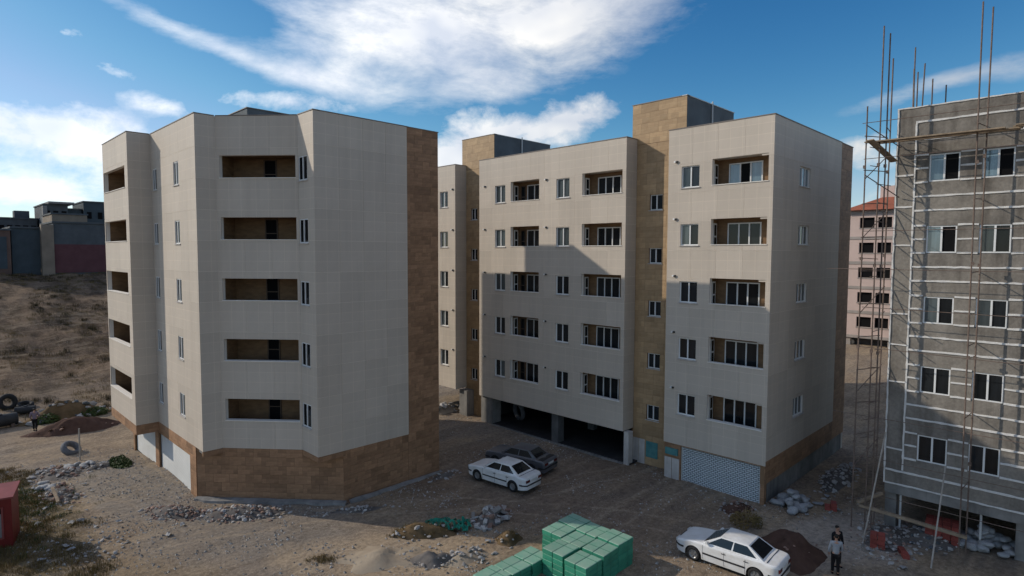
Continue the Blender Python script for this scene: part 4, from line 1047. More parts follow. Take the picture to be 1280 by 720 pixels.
def make_person(label, loc, rz, top, legs, height=1.72, stride=.10, arm=0.0, head_turn=0.0, phone=False, cat='person'):
    """standing figure; local +Y is where it faces"""
    p = thing('person', label, cat, loc, rz); k = height / 1.75; p.scale = (k, k, k)
    hx, sx = .095, .19
    hip, knee, ank = .92, .50, .09
    L = (-hx, stride, ank); Rf = (hx, -stride, ank)
    el = (sx + .07, .03 + arm * .05, 1.12); ha = (sx + .05 - arm * .14, .06 + arm * .26, .86 + arm * .30)
    el2 = (-sx - .07, .0, 1.12); ha2 = (-sx - .05, .10, .87)
    pts = [(0, 0, .95, .13, .10), (0, .0, 1.20, .13, .095), (0, -.01, 1.40, .13, .09), (0, 0, 1.50, .052), (0, .012, 1.56, .055), (0, .02, 1.64, .078, .09), (0, .02, 1.72, .06, .07),
           (sx, -.01, 1.42, .055), (el[0], el[1], el[2], .040), (ha[0], ha[1], ha[2], .030), (-sx, -.01, 1.42, .055), (*el2, .040), (*ha2, .030),
           (hx, 0, .90, .08), (hx, -stride * .35 + .03, knee, .055), (*Rf, .04), (-hx, 0, .90, .08), (-hx, stride * .6 + .03, knee, .055), (*L, .04),
           (hx, -stride + .15, .035, .035), (-hx, stride + .15, .035, .035)]
    ed = [(0, 1), (1, 2), (2, 3), (3, 4), (4, 5), (5, 6), (2, 7), (7, 8), (8, 9), (2, 10), (10, 11), (11, 12), (0, 13), (13, 14), (14, 15), (0, 16), (16, 17), (17, 18), (15, 19), (18, 20)]
    # hands: palm plus five fingers on each wrist
    for wi, h, s in ((9, Vector(ha), 1), (12, Vector(ha2), -1)):
        d = (h - Vector(pts[wi - 1][:3])).normalized(); side = Vector((0, 1, 0)) - d * d.y; side.normalize()
        b = len(pts); pts.append((*(h + d * .05), .026, .016)); ed.append((wi, b))
        for f in range(4):
            o_ = side * (.024 - .016 * f); q = h + d * (.085) + o_; pts.append((*q, .009)); pts.append((*(q + d * (.06 - .008 * abs(f - 1.3)) + Vector((-s * .018, 0, 0))), .007)); ed += [(b, len(pts) - 2), (len(pts) - 2, len(pts) - 1)]
        q = h + d * .035 + side * .03; pts.append((*q, .010)); pts.append((*(q + d * .045 + side * .02), .008)); ed += [(b, len(pts) - 2), (len(pts) - 2, len(pts) - 1)]
    obj('body', skin_mesh('body', pts, ed, 'skin', 1), None, p)
    sh = [(0, 0, .88, .155, .115), (0, 0, 1.05, .15, .112), (0, 0, 1.22, .155, .112), (0, -.01, 1.40, .15, .105), (0, 0, 1.49, .07), (sx, -.01, 1.42, .072), (el[0], el[1], el[2], .056), ((el[0] * .25 + ha[0] * .75), (el[1] * .25 + ha[1] * .75), (el[2] * .25 + ha[2] * .75), .044), (-sx, -.01, 1.42, .072), (*el2, .056), ((el2[0] * .25 + ha2[0] * .75), (el2[1] * .25 + ha2[1] * .75), (el2[2] * .25 + ha2[2] * .75), .044)]
    obj('shirt', skin_mesh('shirt', sh, [(0, 1), (1, 2), (2, 3), (3, 4), (3, 5), (5, 6), (6, 7), (3, 8), (8, 9), (9, 10)], top), None, p)
    tr = [(0, 0, .94, .145, .11), (hx, 0, .86, .10), (hx, -stride * .35 + .03, knee, .075), (Rf[0], Rf[1], .11, .062), (-hx, 0, .86, .10), (-hx, stride * .6 + .03, knee, .075), (L[0], L[1], .11, .062)]
    obj('trousers', skin_mesh('trousers', tr, [(0, 1), (1, 2), (2, 3), (0, 4), (4, 5), (5, 6)], legs), None, p)
    for q in (Rf, L):
        s_ = [(q[0], q[1] - .04, .05, .05), (q[0], q[1] + .06, .045, .048), (q[0], q[1] + .17, .035, .04)]
        obj('shoe', skin_mesh('shoe', s_, [(0, 1), (1, 2)], 'cloth_black', 1), None, p)
    hd = [(0, -.015, 1.60, .080, .09), (0, -.01, 1.69, .088, .10), (0, .0, 1.745, .07, .08)]
    obj('hair', skin_mesh('hair', hd, [(0, 1), (1, 2)], 'hair'), None, p)
    for s in (1, -1):
        obj('ear', MB().hexa([(s * .074, .005, 1.60), (s * .090, .0, 1.60), (s * .092, .02, 1.61), (s * .076, .025, 1.61), (s * .074, .005, 1.66), (s * .094, .0, 1.665), (s * .094, .02, 1.66), (s * .076, .025, 1.655)]), 'skin', p)
        obj('eye', MB().box(s * .032 - .013, s * .032 + .013, .100, .107, 1.635, 1.648), 'hair', p)
    obj('nose', MB().hexa([(-.014, .10, 1.598), (.014, .10, 1.598), (.010, .125, 1.600), (-.010, .125, 1.600), (-.007, .10, 1.638), (.007, .10, 1.638), (.004, .108, 1.636), (-.004, .108, 1.636)]), 'skin', p)
    obj('mouth', MB().box(-.024, .024, .092, .101, 1.575, 1.582), 'red_paint_pale', p)
    return p
make_person('person in a black top standing behind the one in grey, near the scaffold', (25.95, 7.15, gz(25.9, 7.1)), R(150), 'cloth_black', 'cloth_black', 1.70, .06, .6)
make_person('person in a grey shirt and dark trousers standing by the earth heap', (25.25, 6.98, gz(25.2, 7)), R(-60), 'cloth_grey', 'cloth_black', 1.62, .05, .3)
make_person('person in a mauve top and dark trousers standing far left below the hill', (5.87, 55.6, gz(5.87, 55.6)), R(-20), 'cloth_mauve', 'cloth_black', 1.72, .10, .8)

# ------------------------------------------------------------------ green wrapped bundles
def bundle(x, y, w, d, z0, h, label, layers=4):
    h *= random.uniform(.95, 1.05)
    b = thing('wrapped_bundle', label, 'bundle', (x, y, z0), R(random.uniform(-2.2, 2.2)), 'green wrapped bundles')
    b['group'] = 'green wrapped bundles'
    lh = h / layers; rng = random.Random(int(x * 100 + y * 10))
    for k in range(layers):
        j = .02
        for s in (-1, 1):
            a0, a1 = (-d / 2, -.006) if s < 0 else (.006, d / 2)
            mb = MB(); dx, dy = rng.uniform(-j, j), rng.uniform(-j, j)
            mb.box(-w / 2 + dx, w / 2 + dx, a0 + dy * .3, a1 + dy * .3, k * lh + .006, (k + 1) * lh)
            me = mb.mesh('packet'); bm = bmesh.new(); bm.from_mesh(me); bmesh.ops.bevel(bm, geom=list(bm.edges), offset=.018, segments=1, affect='EDGES'); bm.to_mesh(me); bm.free()
            me.materials.append(MATS['green_side']); me.materials.append(MATS['green_wrap'])
            for pl in me.polygons:
                if pl.normal.z > .7 and k == layers - 1: pl.material_index = 1
            o = bpy.data.objects.new('packet', me); COL.objects.link(o); o.parent = b
    for q in (.02 + .2 * math.sin(x * 9 + y * 5),):
        s = MB(); s.box(q * w - .012, q * w + .012, -d / 2 - .016, d / 2 + .016, h + .001, h + .007); s.box(q * w - .012, q * w + .012, -d / 2 - .022, -d / 2 - .016, .03, h + .006); s.box(q * w - .012, q * w + .012, d / 2 + .016, d / 2 + .022, .03, h + .006)
        obj('strap', s, 'strap', b)
    return b
COLS = (17.78, 18.88, 19.92)
names = {(0, 0): 'front bundle of the near row beside the low stack', (0, 1): 'middle bundle of the near row facing the parked white car', (0, 2): 'end bundle of the near row, closest to the white car',
         (1, 0): 'bundle of the middle row touching the low bundles', (1, 1): 'central bundle ringed by others', (1, 2): 'far end bundle of the middle row',
         (2, 1): 'bundle of the back row above the low stack', (2, 2): 'rearmost bundle of the back row'}
for (r_, c_), lb in names.items():
    y = (13.72, 14.88, 15.98)[r_]; x = COLS[c_] + (.02 if r_ == 1 else .12 if r_ == 2 else -.02)
    bundle(x, y, 1.02, 1.05, gz(x, y) - .03, 1.12, 'tall green wrapped brick stack, ' + lb, 5)
for x, lb in ((17.30, 'nearest the tall stacks'), (16.18, 'in the middle of the low row'), (15.08, 'outermost of the low row')):
    bundle(x, 15.98, 1.04, 1.05, gz(x, 16) - .03, .64, 'low green wrapped brick stack, ' + lb, 3)

# ------------------------------------------------------------------ heaps, rubble, litter
ROCKS = []
for i in range(9):
    bm = bmesh.new(); bmesh.ops.create_icosphere(bm, subdivisions=1, radius=1.0)
    rr = random.Random(i)
    for v in bm.verts: v.co *= rr.uniform(.65, 1.15); v.co.z *= .7
    me = bpy.data.meshes.new('stone'); bm.to_mesh(me); bm.free(); ROCKS.append(me)
RM = {}
def rock_mesh(i, m):
    if (i, m) not in RM:
        c = ROCKS[i].copy(); c.materials.append(MATS[m]); RM[(i, m)] = c
    return RM[(i, m)]
BM_ = {}
def block_mesh(m):
    if m not in BM_:
        me = MB().box(-.5, .5, -.5, .5, -.5, .5).mesh('block'); bm = bmesh.new(); bm.from_mesh(me); bmesh.ops.bevel(bm, geom=list(bm.edges), offset=.05, segments=1, affect='EDGES'); bm.to_mesh(me); bm.free()
        me.materials.append(MATS[m]); BM_[m] = me
    return BM_[m]

def mound_mesh(rx, ry, h, seed, n=26, rough=.25, rings=12):
    mb = MB(); mb.v.append((0, 0, h * (1 + .1 * rough)))
    for j in range(1, rings + 1):
        t = j / rings
        for i in range(n):
            a = 2 * math.pi * i / n; q = 1 + rough * .9 * noise.fractal(Vector((math.cos(a) * 1.2, math.sin(a) * 1.2, seed)), 1, 2, 3)
            x, y = rx * t * q * math.cos(a), ry * t * q * math.sin(a)
            z = h * (math.cos(t * math.pi) * .5 + .5) ** .9 * (1 + rough * noise.fractal(Vector((x * .9, y * .9, seed + 3)), 1, 2, 4)) + h * .15 * rough * noise.noise(Vector((x * 4, y * 4, seed))) - .08 * t
            mb.v.append((x, y, z))
    for i in range(n): mb.f.append((0, 1 + i, 1 + (i + 1) % n))
    for j in range(rings - 1):
        for i in range(n):
            a = 1 + j * n + i; b = 1 + j * n + (i + 1) % n; mb.f.append((a, a + n, b + n, b))
    return mb.mesh('mound', smooth=True)

def scatter(parent, n, rx, ry, hfun, size, mats, seed, name='stone', blocks=False):
    rng = random.Random(seed)
    for i in range(n):
        a = rng.uniform(0, 2 * math.pi); q = rng.random() ** .6; x, y = rx * q * math.cos(a), ry * q * math.sin(a)
        s = size * (.45 + rng.random() ** 2 * 1.3)
        m = rng.choice(mats)
        o = obj(name, block_mesh(m) if blocks else rock_mesh(rng.randrange(9), m), None, parent)
        o.location = (x, y, hfun(q) + s * .2)
        o.rotation_euler = (rng.uniform(-.5, .5), rng.uniform(-.5, .5), rng.uniform(0, 6.28))
        o.scale = (s * rng.uniform(.9, 2.2), s * rng.uniform(.6, 1.1), s * rng.uniform(.4, .9)) if blocks else (s, s * rng.uniform(.6, 1.1), s * rng.uniform(.5, 1.0))

def heap(name, label, cat, x, y, rx, ry, h, m, stones=0, size=.12, smats=('stone',), seed=1, rz=0, rough=.3, blocks=False, sname='stone', group=None):
    t = thing(name, label, cat, (x, y, gz(x, y) - .03), rz, group)
    obj('mound', mound_mesh(rx, ry, h, seed, rough=rough), m, t)
    if stones: scatter(t, stones, rx, ry, lambda q: h * (math.cos(q * math.pi) * .5 + .5) * .95, size, smats, seed + 50, sname, blocks)
    return t
heap('rubble_heap', 'heap of grey broken stone in front of the diagonal brown wall', 'rubble', 10.9, 29.5, 2.7, 1.05, .40, 'soil_grey', 290, .085, ('stone', 'block_pale', 'stone_red'), 1, R(-42))
heap('rubble_heap', 'reddish rubble spill at the corner by the large white shutter', 'rubble', 8.5, 32.0, 1.9, .85, .30, 'soil_grey', 190, .085, ('stone', 'stone_red'), 2, R(-60))
heap('rubble_heap', 'low ridge of gravel along the foot of the brown side wall', 'rubble', 15.2, 25.9, 2.4, .5, .16, 'soil_grey', 90, .075, ('stone', 'block_pale'), 3, R(-30))
heap('block_pile', 'jumbled pile of pale broken building blocks near the white parked sedan', 'rubble', 19.2, 20.4, 1.3, .9, .45, 'soil_grey', 90, .15, ('block_pale', 'stone', 'block_pale', 'stone_red'), 4, R(20), blocks=True, sname='block')
heap('spoil_heap', 'brown weedy spoil heap beside the green net', 'heap', 16.0, 21.6, 2.3, .8, .50, 'spoil', 35, .10, ('stone', 'block_pale'), 5, R(-40))
heap('sand_heap', 'pale sand heap in the sunlit foreground', 'heap', 13.6, 21.0, 3.3, 1.6, .24, 'sand', 90, .05, ('stone', 'block_pale'), 6, R(-38), rough=.7)
heap('shade_heap', 'low heap next to the pale sand, coloured dark grey as a shadowed hollow', 'heap', 14.9, 19.3, 1.4, .8, .34, 'soil_grey', 50, .06, ('stone',), 7, R(-30), rough=.7)  # grey of this mound stands in for a shadowed hollow
heap('rubble_heap', 'pale gravel and broken tile scatter left of the low green stacks', 'rubble', 15.9, 18.6, 1.7, 1.0, .22, 'sand', 80, .09, ('block_pale', 'stone'), 8, R(-20))
heap('spoil_heap', 'small weedy spoil heap between the blocks and the green stacks', 'heap', 18.3, 18.3, .9, .7, .45, 'spoil', 16, .08, ('stone',), 9)
heap('earth_heap', 'dark red-brown earth heap behind the near white sedan', 'heap', 25.7, 9.0, 2.0, 1.6, .85, 'soil_dark', 30, .06, ('stone_red', 'soil_dark'), 10, R(-30), rough=.4)
heap('earth_heap', 'dark brown earth heap on the dirt track far left', 'heap', 8.0, 53.8, 3.4, 1.5, 1.0, 'soil_dark', 30, .10, ('stone_red', 'soil_dark'), 11, R(-8), rough=.4)
heap('rubble_heap', 'pale rubble strewn along the weedy verge far left', 'rubble', 5.6, 43.2, 1.7, 2.4, .3, 'soil_grey', 200, .10, ('stone', 'block_pale', 'stone_red'), 12, R(10))
heap('rubble_heap', 'rubble tipped beside the weeds near the red booth', 'rubble', 5.0, 38.6, 1.0, 2.4, .26, 'soil_grey', 140, .10, ('stone', 'block_pale', 'stone_red'), 13, R(5))
heap('rubble_heap', 'pale rubble by the grass tuft under the overhang', 'rubble', 7.6, 43.0, 1.5, .8, .25, 'soil_grey', 40, .14, ('block_pale', 'stone'), 14)
heap('rubble_heap', 'debris bank with pale lumps behind the dark earth heap', 'rubble', 8.2, 58.6, 3.6, 1.3, 1.3, 'spoil', 60, .26, ('block_pale', 'stone', 'block_dark'), 15)
heap('rubble_heap', 'dusty rubble strewn in front of the scaffold', 'rubble', 30.0, 6.2, 2.6, 1.5, .18, 'soil_grey', 200, .09, ('block_pale', 'stone', 'stone_red'), 16)
heap('rubble_heap', 'dark debris under the edge of the grey block', 'rubble', 31.2, 4.9, 1.4, 1.4, .3, 'soil_grey', 140, .09, ('stone', 'block_dark', 'block_pale'), 17)
heap('rubble_heap', 'brown dirt and stones at the right end of the perforated shutter', 'rubble', 28.2, 12.3, 1.4, 1.0, .35, 'soil_dark', 90, .07, ('stone', 'stone_red'), 18)
heap('rubble_heap', 'rubble along the alley wall between the blocks', 'rubble', 36.0, 10.0, 3.5, .9, .4, 'soil_grey', 140, .11, ('stone', 'block_pale'), 19, R(3))
heap('rubble_heap', 'stony rubble at the far end of the lane in sunlight', 'rubble', 29.0, 37.0, 2.6, 1.4, .6, 'sand', 60, .2, ('block_pale', 'stone'), 20)
heap('rubble_heap', 'thin litter of broken stone in the lower left foreground', 'rubble', 5.4, 30.5, 1.7, 1.7, .06, 'dirt', 80, .07, ('block_pale', 'stone'), 21)
heap('rubble_heap', 'pale stones by the foot of the brown stone corner', 'rubble', 21.0, 26.3, 1.3, .6, .18, 'soil_grey', 30, .12, ('block_pale', 'stone'), 22)

def sacks(label, x, y, n, rx, ry, seed, lift=.5):
    t = thing('sack_pile', label, 'sacks', (x, y, gz(x, y)), 0); rng = random.Random(seed)
    if 'sack' not in RM:
        for q in range(4):
            bm = bmesh.new(); bmesh.ops.create_icosphere(bm, subdivisions=2, radius=1.0)
            for v in bm.verts:
                v.co *= 1 + .34 * noise.fractal(v.co * 2.0 + Vector((q * 3, 0, 0)), 1, 2, 3); v.co.x = math.copysign(abs(v.co.x) ** .7, v.co.x); v.co.y = math.copysign(abs(v.co.y) ** .8, v.co.y)
            me = bpy.data.meshes.new('sack'); bm.to_mesh(me); bm.free(); me.materials.append(MATS['white_sack']); me.polygons.foreach_set('use_smooth', [True] * len(me.polygons)); RM[('sack', q)] = me
        RM['sack'] = 1
    for i in range(n):
        a = rng.uniform(0, 6.28); q = rng.random() ** .6
        o = obj('sack', RM[('sack', rng.randrange(4))], None, t, (rx * q * math.cos(a), ry * q * math.sin(a), .12 + (1 - q) * lift * rng.random()), rng.uniform(0, 6))
        o.rotation_euler.x = rng.uniform(-.4, .4); o.scale = (rng.uniform(.18, .32), rng.uniform(.13, .22), rng.uniform(.08, .15))
sacks('heap of white and grey bulging sacks at the corner of the right wing', 30.5, 10.5, 44, 1.2, .7, 1, .7)
sacks('heap of white plastic sacks under the grey block', 32.1, 3.0, 60, 1.0, 1.2, 2, .8)
sacks('white sack litter on the verge near the red booth', 4.6, 40.8, 8, .5, .9, 3, .1)
sacks('scatter of pale sacks by the tall grass under the overhang', 6.6, 44.0, 10, .9, .5, 4, .15)

def crates(label, x, y, nx, ny, nz, seed, w=.5):
    t = thing('brick_stack', label, 'bricks', (x, y, gz(x, y)), R(seed * 7)); rng = random.Random(seed)
    if 'rb' not in BM_:
        me = MB().box(-.5, .5, -.5, .5, -.5, .5).mesh('brick_pack'); me.materials.append(MATS['red_crate']); BM_['rb'] = me
    for i in range(nx):
        for j in range(ny):
            for k in range(nz):
                if rng.random() < .12 and k == nz - 1: continue
                o = obj('brick_pack', BM_['rb'], None, t, ((i - nx / 2) * w * 1.04, (j - ny / 2) * w * .62, .1 + k * .2), rng.uniform(-.06, .06)); o.scale = (w, w * .58, .19)
crates('stack of red bricks below the grey block behind the scaffold', 31.9, 4.7, 2, 4, 4, 1)
crates('small red brick stack beside the scaffold feet', 29.0, 6.55, 1, 2, 3, 2, .45)
crates('red bricks lying on the pale dirt between the buildings', 31.6, 9.2, 1, 2, 2, 3, .42)
crates('few red bricks next to the small brick stack', 28.9, 5.6, 2, 1, 1, 4, .4)

# tyres, pipes, drums
def torus(Rr, r, n=28, m=10):
    mb = MB()
    for i in range(n):
        a = 2 * math.pi * i / n
        for j in range(m):
            b = 2 * math.pi * j / m; q = Rr + r * math.cos(b); mb.v.append((q * math.cos(a), q * math.sin(a), r * 1.25 * math.sin(b)))
    for i in range(n):
        for j in range(m): mb.f.append((i * m + j, ((i + 1) % n) * m + j, ((i + 1) % n) * m + (j + 1) % m, i * m + (j + 1) % m))
    return mb.mesh('tyre', smooth=True)
def tyre(label, loc, Rr, r, rot, m='rubber'):
    o = obj('tyre', torus(Rr, r), m, None, loc); o.rotation_euler = rot; return tag(o, label, 'tyre')
tyre('big black tyre standing at the left edge below the hill', (5.0, 63.5, gz(5.0, 63.5) + .55), .50, .20, (R(80), 0, R(15)))
tyre('black tyre lying flat beside the big standing tyre', (6.1, 63.2, gz(6.1, 63.2) + .15), .45, .16, (R(12), 0, 0))
tyre('old grey tyre lying on the rubble verge', (6.85, 47.8, gz(6.85, 47.8) + .28), .44, .17, (R(38), R(14), R(20)), 'grey_rubber')
tyre('large dark tyre leaning inside the open parking bay', (31.5, 30.5, gz(31.5, 30.5) + .78), .58, .14, (R(82), 0, R(75)), 'grey_rubber')
def drum(label, x, y, s, rz):
    t = thing('steel_tank', label, 'tank', (x, y, gz(x, y)), rz)
    obj('shell', MB().tube((-1.2 * s, 0, .62 * s), (1.2 * s, 0, .62 * s), .55 * s, n=22).mesh('shell', smooth=False), 'dark_metal', t)
    for q in (-1.1, -.4, .4, 1.1): obj('hoop', MB().tube((q * s - .03, 0, .62 * s), (q * s + .03, 0, .62 * s), .575 * s, n=22).mesh('hoop'), 'dark_metal', t)
    for q in (-.8, .8): obj('cradle', MB().box(q * s - .1, q * s + .1, -.5 * s, .5 * s, 0, .3 * s), 'rust_steel', t)
    obj('hatch', MB().tube((0, 0, 1.1 * s), (0, 0, 1.25 * s), .2 * s, n=14).mesh('hatch'), 'dark_metal', t)
drum('dark steel tank lying on the track at the left edge', 4.1, 58.3, .85, R(10))
drum('small dark tank lying near the person in mauve', 5.9, 61.2, .55, R(-15))

# red booth
def booth():
    b = thing('kiosk_booth', 'dark red metal booth with a grey window at the left edge', 'booth', (1.95, 34.15, gz(2, 34.1) - .05), R(-14))
    w, d, h = 1.7, 1.5, 2.15
    m = MB(); t = .06
    m.box(-w / 2, w / 2, d / 2 - t, d / 2, 0, h); m.box(w / 2 - t, w / 2, -d / 2, d / 2 - t, 0, h); m.box(-w / 2, -w / 2 + t, -d / 2, d / 2 - t, 0, h)
    m.box(-w / 2 + t, w / 2 - t, -d / 2, -d / 2 + t, 0, .42); m.box(-w / 2 + t, w / 2 - t, -d / 2, -d / 2 + t, 1.75, h); m.box(w / 2 - .32, w / 2 - t, -d / 2, -d / 2 + t, .42, 1.75)
    obj('shell', m, 'red_paint', b)
    obj('roof', MB().hexa([(-w / 2 - .08, -d / 2 - .12, h + .002), (w / 2 + .08, -d / 2 - .12, h + .002), (w / 2 + .08, d / 2 + .08, h + .15), (-w / 2 - .08, d / 2 + .08, h + .15), (-w / 2 - .08, -d / 2 - .12, h + .08), (w / 2 + .08, -d / 2 - .12, h + .08), (w / 2 + .08, d / 2 + .08, h + .23), (-w / 2 - .08, d / 2 + .08, h + .23)]), 'red_paint_pale', b)
    f = obj('window', MB().box(-w / 2 + t + .02, w / 2 - .34, -d / 2 + .01, -d / 2 + .03, .46, 1.5), 'block_light', b)
    obj('frame', MB().box(w / 2 - .36, w / 2 - .29, -d / 2 - .03, -d / 2 - .002, .4, 1.8).box(-w / 2 + t, w / 2 - .36, -d / 2 - .03, -d / 2 - .002, .38, .45), 'red_paint_pale', f)
    obj('blind', MB().box(-w / 2 + t + .02, w / 2 - .36, -d / 2 + .005, -d / 2 + .035, 1.5, 1.74), 'hole', b)
booth()
# a post and a cable by the overhang
o = obj('post', MB().tube((0, 0, 0), (0, 0, 2.1), .05, .045).mesh('post'), 'steel_pale', None, (7.0, 45.7, gz(7, 45.7) - .05)); tag(o, 'thin pale metal post standing on the rubble left of the overhang', 'post')
o = obj('old_plank', MB().hexa([(-.06, -.9, 0), (.06, -.9, 0), (.08, .9, .25), (-.06, .9, .25), (-.06, -.9, .05), (.06, -.9, .05), (.08, .9, .3), (-.06, .9, .3)]), 'plank', None, (4.7, 38.0, gz(4.7, 38) + .15)); tag(o, 'weathered plank leaning on the rubble near the red booth', 'plank')

# green net tangled on the spoil heap
def net():
    mb = MB(); n, m = 46, 26
    for i in range(n):
        for j in range(m):
            u, v = i / (n - 1), j / (m - 1)
            x = (u - .5) * 2.1 + .10 * noise.noise(Vector((u * 5, v * 5, 1))); y = (v - .5) * 1.15 + .16 * math.sin(u * 6) + .12 * noise.noise(Vector((u * 7, v * 3, 8)))
            z = .20 + .20 * noise.fractal(Vector((x * 3.4, y * 4.2, 5)), 1, 2, 4) - .30 * abs(v - .5) - .25 * abs(u - .5) ** 2
            mb.v.append((x, y, max(.02, z)))
    for i in range(n - 1):
        for j in range(m - 1):
            if noise.noise(Vector((i * .22, j * .26, 2))) > -.12: a = i * m + j; mb.f.append((a, a + m, a + m + 1, a + 1))
    me = mb.mesh('net'); o = obj('green_net', me, 'green_net', None, (17.15, 21.2, gz(17, 21) + .12), R(-38))
    so = o.modifiers.new('thick', 'SOLIDIFY'); so.thickness = .012
    tag(o, 'crumpled bright green construction net lying over the spoil heap', 'net')
net()

# ------------------------------------------------------------------ plants
def tuft_mesh(name, spots, m, seed):
    """many thin bent blades, one skin per patch"""
    rng = random.Random(seed); v = []; f = []
    for x, y, h, nb, sp in spots:
        z0 = gz(x, y) - .02
        for b in range(nb):
            a = rng.uniform(0, 6.28); r = sp * rng.random() ** .6; bx, by = x + r * math.cos(a), y + r * math.sin(a)
            hh = h * rng.uniform(.5, 1.2); w = .006 + .012 * h; l = rng.uniform(.1, .6) * hh; d = rng.uniform(0, 6.28); px, py = -math.sin(d) * w, math.cos(d) * w
            i = len(v); tx, ty = bx + l * math.cos(d), by + l * math.sin(d)
            v += [(bx - px, by - py, z0), (bx + px, by + py, z0), ((bx + tx) / 2 + px * .8 - l * .15 * math.cos(d), (by + ty) / 2 + py * .8, z0 + hh * .62), ((bx + tx) / 2 - px * .8 - l * .15 * math.cos(d), (by + ty) / 2 - py * .8, z0 + hh * .62), (tx, ty, z0 + hh)]
            f += [(i, i + 1, i + 2, i + 3), (i + 3, i + 2, i + 4)]
    me = bpy.data.meshes.new(name); me.from_pydata(v, [], f); me.materials.append(MATS[m]); return me
def stuff(name, me, label, cat):
    o = bpy.data.objects.new(name, me); COL.objects.link(o); o['kind'] = 'stuff'; o['label'] = label; o['category'] = cat; return o
rng = random.Random(21)
hs = []
while len(hs) < 2600:
    x, y = rng.uniform(-2, 24), rng.uniform(58, 112)
    if noise.fractal(Vector((x * .16, y * .12, 3)), 1, 2, 3) > -.12: hs.append((x, y, rng.uniform(.12, .32), 16, .40))
ds = []
while len(ds) < 420:
    x, y = rng.uniform(-2, 24), rng.uniform(59, 112)
    if noise.fractal(Vector((x * .2, y * .16, 13)), 1, 2, 3) > .02: ds.append((x, y, rng.uniform(.2, .55), 46, rng.uniform(.25, .8)))
stuff('dark_scrub', tuft_mesh('dark_scrub', ds, 'dark_scrub', 11), 'dark low bushes blotching the hillside at the left', 'scrub')
stuff('dry_scrub', tuft_mesh('dry_scrub', hs, 'dry_leaf', 1), 'dry brown scrub covering the hillside at the left', 'scrub')
ws = []
while len(ws) < 1300:
    x, y = rng.uniform(.5, 6.0), rng.uniform(25.5, 47)
    if noise.fractal(Vector((x * .5, y * .35, 8)), 1, 2, 3) > (-.15 + max(0, x - 4.0) * .35): ws.append((x, y, rng.uniform(.08, .24), 22, .26))
stuff('weeds', tuft_mesh('weeds', ws, 'dry_leaf', 2), 'dark dry weeds round the red booth', 'weeds')
gs = [(rng.gauss(3.4, 1.0), rng.gauss(38.5, 2.6), rng.uniform(.10, .24), 22, .25) for _ in range(240)]
stuff('green_weeds', tuft_mesh('green_weeds', gs, 'leaf', 3), 'green weeds among the dry ones by the red booth', 'weeds')
sp_ = []
for cx, cy_, sx, sy, rot, n, hh in ((16.0, 21.6, 1.6, .5, -40, 110, .42), (18.3, 18.3, .5, .4, 0, 45, .36), (11.6, 22.7, .7, .35, -40, 50, .05)):
    for _ in range(n):
        u, v = rng.uniform(-1, 1), rng.uniform(-1, 1); ca, sa = math.cos(R(rot)), math.sin(R(rot)); q = u * u + v * v
        if q > 1: continue
        sp_.append((cx + sx * u * ca - sy * v * sa, cy_ + sx * u * sa + sy * v * ca, (rng.uniform(.06, .16) + hh * (1 - q)), 16, .14))
stuff('spoil_weeds', tuft_mesh('spoil_weeds', sp_, 'dry_leaf', 4), 'dry weeds growing on the foreground spoil heaps', 'weeds')

def shrub(label, x, y, rx, ry, h, m, n=500, seed=1, ls=.07):
    t = thing('shrub', label, 'shrub', (x, y, gz(x, y) - .03)); rng = random.Random(seed); v = []; f = []; st = MB()
    for s in range(9):
        a = rng.uniform(0, 6.28); q = rng.uniform(.2, .8); st.tube((0, 0, 0), (rx * q * math.cos(a), ry * q * math.sin(a), h * rng.uniform(.5, .9)), .018, .006, 5)
    for i in range(n):
        a = rng.uniform(0, 6.28); q = rng.random() ** .5; zz = h * rng.uniform(.1, 1) * (1 - .55 * q * q) * (.75 + .5 * noise.noise(Vector((math.cos(a) * 2, math.sin(a) * 2, seed))))
        c = Vector((rx * q * math.cos(a), ry * q * math.sin(a), zz)); d = Vector((rng.gauss(0, 1), rng.gauss(0, 1), rng.gauss(0, .7))).normalized(); e = d.orthogonal().normalized(); s = ls * rng.uniform(.6, 1.4)
        i0 = len(v); v += [tuple(c - d * s), tuple(c + e * s * .45), tuple(c + d * s), tuple(c - e * s * .45)]; f.append((i0, i0 + 1, i0 + 2, i0 + 3))
    obj('stem', st, 'plank', t)
    me = bpy.data.meshes.new('foliage'); me.from_pydata(v, [], f); obj('foliage', me, m, t)
shrub('low green shrub growing beside the white roller shutters', 8.55, 42.6, .55, 1.3, .55, 'leaf', 1400, 1)
shrub('dry leafless-looking shrub between the perforated shutter and the near white sedan', 27.0, 11.3, .8, .7, .8, 'dry_leaf', 700, 2, .06)
shrub('dark green bush at the foot of the hill near the small tank', 6.9, 57.9, .9, .7, .9, 'leaf', 900, 3, .1)
shrub('green bush behind the dark earth heap far left', 9.8, 58.0, 1.1, .8, .9, 'leaf', 900, 4, .1)

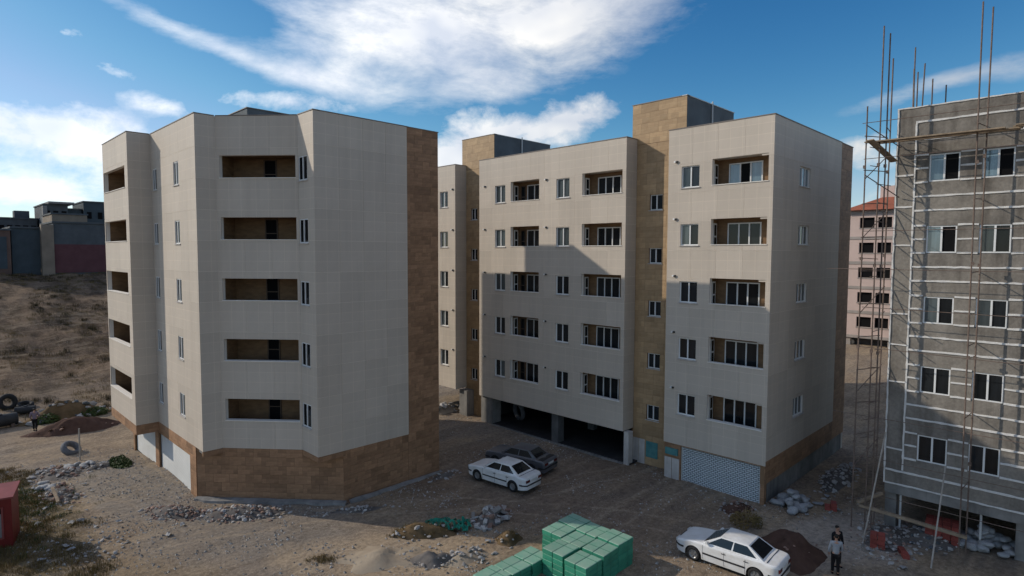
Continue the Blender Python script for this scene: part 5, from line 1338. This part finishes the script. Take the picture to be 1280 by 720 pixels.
# loose gravel that nobody could count
def gravel():
    rng = random.Random(31); v = []; f = []
    def tet(x, y, s):
        z = gz(x, y); i = len(v); a = rng.uniform(0, 6.28)
        for k in range(4): v.append((x + s * math.cos(a + k * 1.57) * rng.uniform(.7, 1.2), y + s * math.sin(a + k * 1.57) * rng.uniform(.7, 1.2), z - s * .2))
        v.append((x + s * rng.uniform(-.3, .3), y + s * rng.uniform(-.3, .3), z + s * rng.uniform(.5, .9)))
        for k in range(4): f.append((i + k, i + (k + 1) % 4, i + 4))
    n = 0
    while n < 17000:
        x, y = rng.uniform(2, 34), rng.uniform(5, 48)
        if 10 < x < 21.3 and y > 27.1 and x * 5.87 + y * 5.15 > 59 * 5.0: continue
        d = noise.fractal(Vector((x * .3, y * .3, 1)), 1, 2, 3) + (.42 if y > 26 and x < 12 else 0) + (.25 if x > 27 and y < 11 else 0)
        wd = min(abs((x - 9.99) * .751 + (y - 33.0) * .661), 9) if 9 < x < 15.5 else 9
        if wd < 1.3: d += .5
        if rng.random() > .10 + 1.1 * d: continue
        tet(x, y, .022 + .075 * rng.random() ** 4); n += 1
    me = bpy.data.meshes.new('gravel'); me.from_pydata(v, [], f); me.materials.append(MATS['gravel']); return stuff('gravel', me, 'loose gravel and stone chips strewn over the dirt', 'gravel')
gravel()

def litter():
    rng = random.Random(77); v = []; f = []
    for i in range(80):
        c = rng.choice(((5.0, 41.0, 1.3, 4.5), (4.6, 33.5, 1.4, 3.0), (30.2, 6.3, 2.4, 1.8), (31.0, 9.8, 1.6, .9), (9.6, 30.6, 2.2, 1.2), (16.5, 19.3, 1.4, 1.2), (7.4, 43.8, 1.2, .8)))
        x, y = rng.gauss(c[0], c[2] * .6), rng.gauss(c[1], c[3] * .6); s_ = rng.uniform(.05, .17); z = gz(x, y) + .03; a = rng.uniform(0, 6.28)
        j = len(v)
        for gx in range(3):
            for gy in range(3):
                px, py = (gx - 1) * s_, (gy - 1) * s_ * .7; v.append((x + px * math.cos(a) - py * math.sin(a), y + px * math.sin(a) + py * math.cos(a), z + rng.uniform(0, s_ * .7)))
        for gx in range(2):
            for gy in range(2): q = j + gx * 3 + gy; f.append((q, q + 3, q + 4, q + 1))
    me = bpy.data.meshes.new('litter'); me.from_pydata(v, [], f); me.materials.append(MATS['white_sack']); stuff('litter', me, 'white scraps of paper and plastic scattered over the site', 'litter')
litter()
